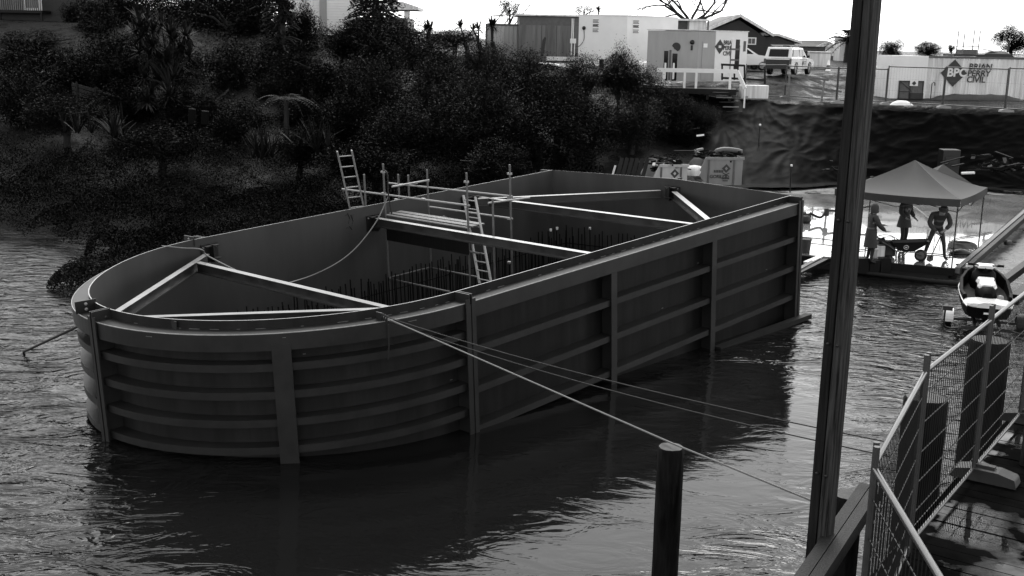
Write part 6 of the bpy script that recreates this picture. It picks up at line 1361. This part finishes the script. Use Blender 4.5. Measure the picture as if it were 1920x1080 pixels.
m = MB(); m.loft([[V(x, -w_, z-.06), V(x, -w_*.7, z+.02), V(x, w_*.7, z+.02), V(x, w_, z-.06)] for x, w_, z in ((.42, .2, 1.10), (.6, .3, 1.14), (.95, .26, 1.04), (1.3, .18, .88))], smooth=False); m.build('hood_cover', M['white_gloss'], js, local=True, bevel=.03)
m = MB(); m.tube(smooth([V(.42, -.42, 1.14), V(.5, -.2, 1.12), V(.52, 0, 1.1), V(.5, .2, 1.12), V(.42, .42, 1.14)], 16), .022, 7); hb = m.build('handlebar', M['darkgrey'], js, local=True)
for sg in (-1, 1): MB().tube([V(.45, sg*.3, 1.135), V(.4, sg*.46, 1.145)], .034, 8).build('grip', M['matte_black'], hb, local=True); m = MB(); m.box((.72, sg*.4, 1.05), (.05, .18, .1)); m.build('mirror', M['white_gloss'], js, local=True)
m = MB(); m.tube([V(.44, 0, .86), V(.5, 0, 1.1)], .07, 8); m.build('steering_column', M['matte_black'], js, local=True)
m = MB(); m.lathe((-.9, -.32, .47), [(0, .12), (.07, .1), (.1, 0)], 10); m.build('filler_cap', M['alu'], js, local=True)
tl = thing('boat_trailer', 'low boat trailer under the jet ski with white mudguards and lamp posts', 'trailer', jp, rotz=jyaw)
for sg in (-1, 1):
    w_ = MB().lathe((-.7, sg*.92-.09, .16), [(.1, 0), (.22, .0), (.235, .05), (.235, .14), (.22, .18), (.1, .18)], 18, ax=(0, 1, 0)).build('wheel', M['black'], tl, local=True); MB().lathe((-.7, sg*.92, .16), [(0, .08), (.1, .07), (.11, -.07), (0, -.08)], 12, ax=(0, 1, 0)).build('hub', M['alu'], w_, local=True)
    m = MB(); rgs = [[V(-.7+math.cos(t)*r_, sg*.92+y, .16+math.sin(t)*r_) for r_, y in ((.29, -.13), (.29, .13), (.275, .13), (.275, -.13))] for t in np.linspace(-.1, math.pi+.1, 14)]; m.loft(rgs, smooth=False); m.build('mudguard', M['white_gloss' if sg > 0 else 'black'], tl, local=True)
    m = MB(); m.tube(smooth([V(-1.5, sg*.6, .12), V(-1.62, sg*.9, .1), V(-1.62, sg*1.05, .2), V(-1.62, sg*1.06, .62)], 14), .025, 6); lp = m.build('lamp_post', M['black'], tl, local=True); m = MB(); m.box((-1.64, sg*1.0, .64), (.08, .24, .12)); m.build('lamp', M['darkgrey'], lp, local=True)
    m = MB(); m.bar((-1.6, sg*.3, .26), (1.3, sg*.3, .3), .07, .07); m.build('bunk', M['timber_dark'], tl, local=True)
m = MB(); m.bar((-.7, -.95, .16), (-.7, .95, .16), .06, .06); m.bar((-1.5, -.62, .13), (-1.5, .62, .13), .06, .08); m.build('axle', M['darkgrey'], tl, local=True)
m = MB(); m.bar((-1.5, 0, .14), (2.2, 0, .3), .08, .08); m.bar((1.2, 0, .35), (1.7, 0, .95), .07, .07); m.build('drawbar', M['black'], tl, local=True)
o = MB().bar(GP(1880, 530, .5), GP(1960, 470, 1.0), .22, .22).build('dark_beam', M['timber_dark']); tag(o, 'thick dark beam rising up the mud behind the jet ski', 'beam', 'dark beams by the jet ski')
o = MB().bar(GP(1903, 562, .5), GP(1975, 495, .6), .2, .3).build('dark_beam', M['timber_dark']); tag(o, 'dark beam beside the fence rail right of the jet ski', 'beam', 'dark beams by the jet ski')

# ================================================================== WHARF
ZD = 2.57
f0, f1, f2, f3 = V(2.36, 5.05, ZD), V(2.58, 7.5, ZD), V(3.82, 9.94, ZD), V(5.28, 12.02, ZD)
fd = unit(f3-f2); f4 = f3+fd*2.45; f5 = f4+fd*2.45; f6 = f5+fd*2.45
rd = V(fd[1], -fd[0], 0)
wf = thing('wharf', 'wet timber wharf deck inside the wire fence at lower right', 'wharf', f1)
m = MB(); s = -9.0; g = np.random.default_rng(141)
while s < 13:
    w_ = .2; c = f2+fd*s-rd*.1; jz = g.uniform(-.004, .004); tl_ = g.uniform(-.006, .006)
    e0, e1 = c, c+rd*8; m.hexa([e0+V(0, 0, -.06+jz), e1+V(0, 0, -.06+jz), e1+fd*w_+V(0, 0, -.06+jz), e0+fd*w_+V(0, 0, -.06+jz), e0+V(0, 0, jz+tl_), e1+V(0, 0, jz-tl_), e1+fd*w_+V(0, 0, jz-tl_), e0+fd*w_+V(0, 0, jz+tl_)]); s += w_+.014
deckm = mk('wet_deck_boards', .005, .3, .5, 1.6, .25, 2.2, stretch=(1, 1, 1), var2=.3, scale2=3, rvar=.27)
_n = deckm.node_tree; _r = [x for x in _n.nodes if x.type == 'MAP_RANGE' and abs(x.inputs[3].default_value-.03) < .011][0]; _q = _n.nodes.new('ShaderNodeMapRange'); _q.inputs[1].default_value = .34; _q.inputs[2].default_value = .47; _q.inputs[3].default_value = .30; _q.inputs[4].default_value = .0
_n.links.new(_r.inputs[0].links[0].from_socket, _q.inputs[0]); _n.links.new(_q.outputs[0], _n.nodes['Principled BSDF'].inputs['Specular IOR Level'])
m.build('decking', deckm, wf)
for of in (.0, 2.4, 4.8): MB().bar(f2-fd*9+rd*(of-.1)+V(0, 0, -.22), f2+fd*13+rd*(of-.1)+V(0, 0, -.22), .2, .3).build('bearer', M['timber_dark'], wf)
A_, B_ = GP(1618, 938, 2.5), GP(1556, 1030, 2.5); ed_ = unit(A_-B_); es = V(ed_[1], -ed_[0], 0)
for of, mt in ((-.05, 'timber'), (.075, 'timber')): MB().bar(B_-ed_*1.8+es*of, A_+ed_*.3+es*of, .115, .16).build('edge_beam', M[mt], wf)
MB().bar(f2-fd*9-rd*.15+V(0, 0, -.26), f2+fd*13-rd*.15+V(0, 0, -.26), .08, .38).build('fascia_board', M['timber_dark'], wf)
def pile(u, v, r_, zt, label, bot=None, group='wharf piles'):
    t_ = GP(u, v, zt); b_ = V(t_[0], t_[1], -1.2) if bot is None else bot; o = thing('wharf_pile', label, 'pile', b_, group); g = np.random.default_rng(int(u)); n = 24; rgs = []
    ws = g.uniform(.95, 1.05, n)
    for q in np.linspace(0, 1, 10):
        c = b_+(t_-b_)*q; rgs.append([c+V(math.cos(a)*r_*ws[k], math.sin(a)*r_*ws[k], 0)*(1.04-.04*q)*(1+.015*math.sin(3*q*6+k)) for k, a in enumerate(np.linspace(0, 6.283, n+1)[:-1])])
    rgs.append([t_+V(math.cos(a)*r_*ws[k]*.9, math.sin(a)*r_*ws[k]*.9, .035) for k, a in enumerate(np.linspace(0, 6.283, n+1)[:-1])])
    MB().loft(rgs, cap=False).build('shaft', M['pile'], o); m = MB(); m.add(rgs[-1], [tuple(range(n))]); m.build('end_grain', M['pile_end'], o); return o
tb = DP(1246, 1080, 12.2); tt_ = GP(1258, 843, 2.82); bo = tt_+(tb-tt_)*(tt_[2]+1.2)/(tt_[2]-tb[2])
pile(1258, 843, .152, 2.82, 'lone round tarred pile standing in the open water in front of the cofferdam', bo)
pile(1588, 932, .17, 2.46, 'short pile with worn pale top right behind the timber post')
pile(1737, 750, .27, 2.9, 'thick dark pile behind the second fence panel'); pile(1856, 641, .30, 2.9, 'thickest dark pile behind the third fence panel')
# double timber post
pb, pt = DP(1531, 1095, 10.45), DP(1632, -60, 10.45); axp = unit(pt-pb); fn_ = unit(V(-.70, -.71, 0)); fn_ = unit(fn_-axp*(fn_@axp)); sx = unit(np.cross(axp, fn_)); sx = sx if sx[0] > 0 else -sx
po_ = thing('timber_post', 'tall double timber post rising through the whole picture beside the wharf', 'post', pb-axp*1.2)
for sg, mt, dz in ((-1, 'timber_dark', 0), (1, 'timber', .012)):
    c0 = pb-axp*1.2+sx*sg*.058; c1_ = pt+axp*1.5+sx*sg*.058; m = MB(); m.obox((c0+c1_)/2+fn_*dz, sx*.049, fn_*.08, (c1_-c0)/2); m.build('timber', M['post_a' if sg < 0 else 'post_b'], po_, bevel=.006)
m = MB()
for q in (.62, .42, .2): 
    for sg in (-1, 1): c = pb+(pt-pb)*q+sx*sg*.05+fn_*.095; m.lathe(c, [(0, .012), (.014, .01), (.014, -.02)], 8, ax=fn_)
m.build('bolt_head', M['black'], po_)
# fence panels on the wharf
fl_ = [(f0, f1, 'nearest wharf fence panel with a thick rail slanting down to the right corner'), (f1, f2, 'wharf fence panel between the first and second pair of posts'), (f2, f3, 'wharf fence panel in front of the thick piles'), (f3, f4, 'wharf fence panel below the jet ski at the right edge'), (f4, f5, 'wharf fence panel beyond the jet ski at the right edge')]
for k, (p, q, lb) in enumerate(fl_):
    d_ = unit(q-p); temp_fence(p+d_*.05, q-d_*.05, 1.84, lb, 'wire fence panels on the wharf', wire=.08, wr=.0048, ext=.17, hstep=.3, post_r=.024, rail='fence_rail')
block_foot(f3+rd*.12, math.atan2(rd[1], rd[0]), 'fence foot on the wharf deck below the jet ski', 'fence feet on the wharf', mat='darkgrey', s=1.0)
block_foot(f4+rd*.12, math.atan2(rd[1], rd[0]), 'fence foot on the wharf deck at the right edge', 'fence feet on the wharf', mat='darkgrey', s=1.0)
c = GP(1921, 872, ZD); o = thing('short_post', 'short dark post standing on the wharf deck at the right edge', 'post', c); MB().tube([c, c+V(0, 0, 1.0)], .055, 10).build('tube', M['black'], o); MB().lathe(c+V(0, 0, 1.0), [(.06, 0), (.06, .03), (0, .05)], 10).build('cap', M['black'], o)
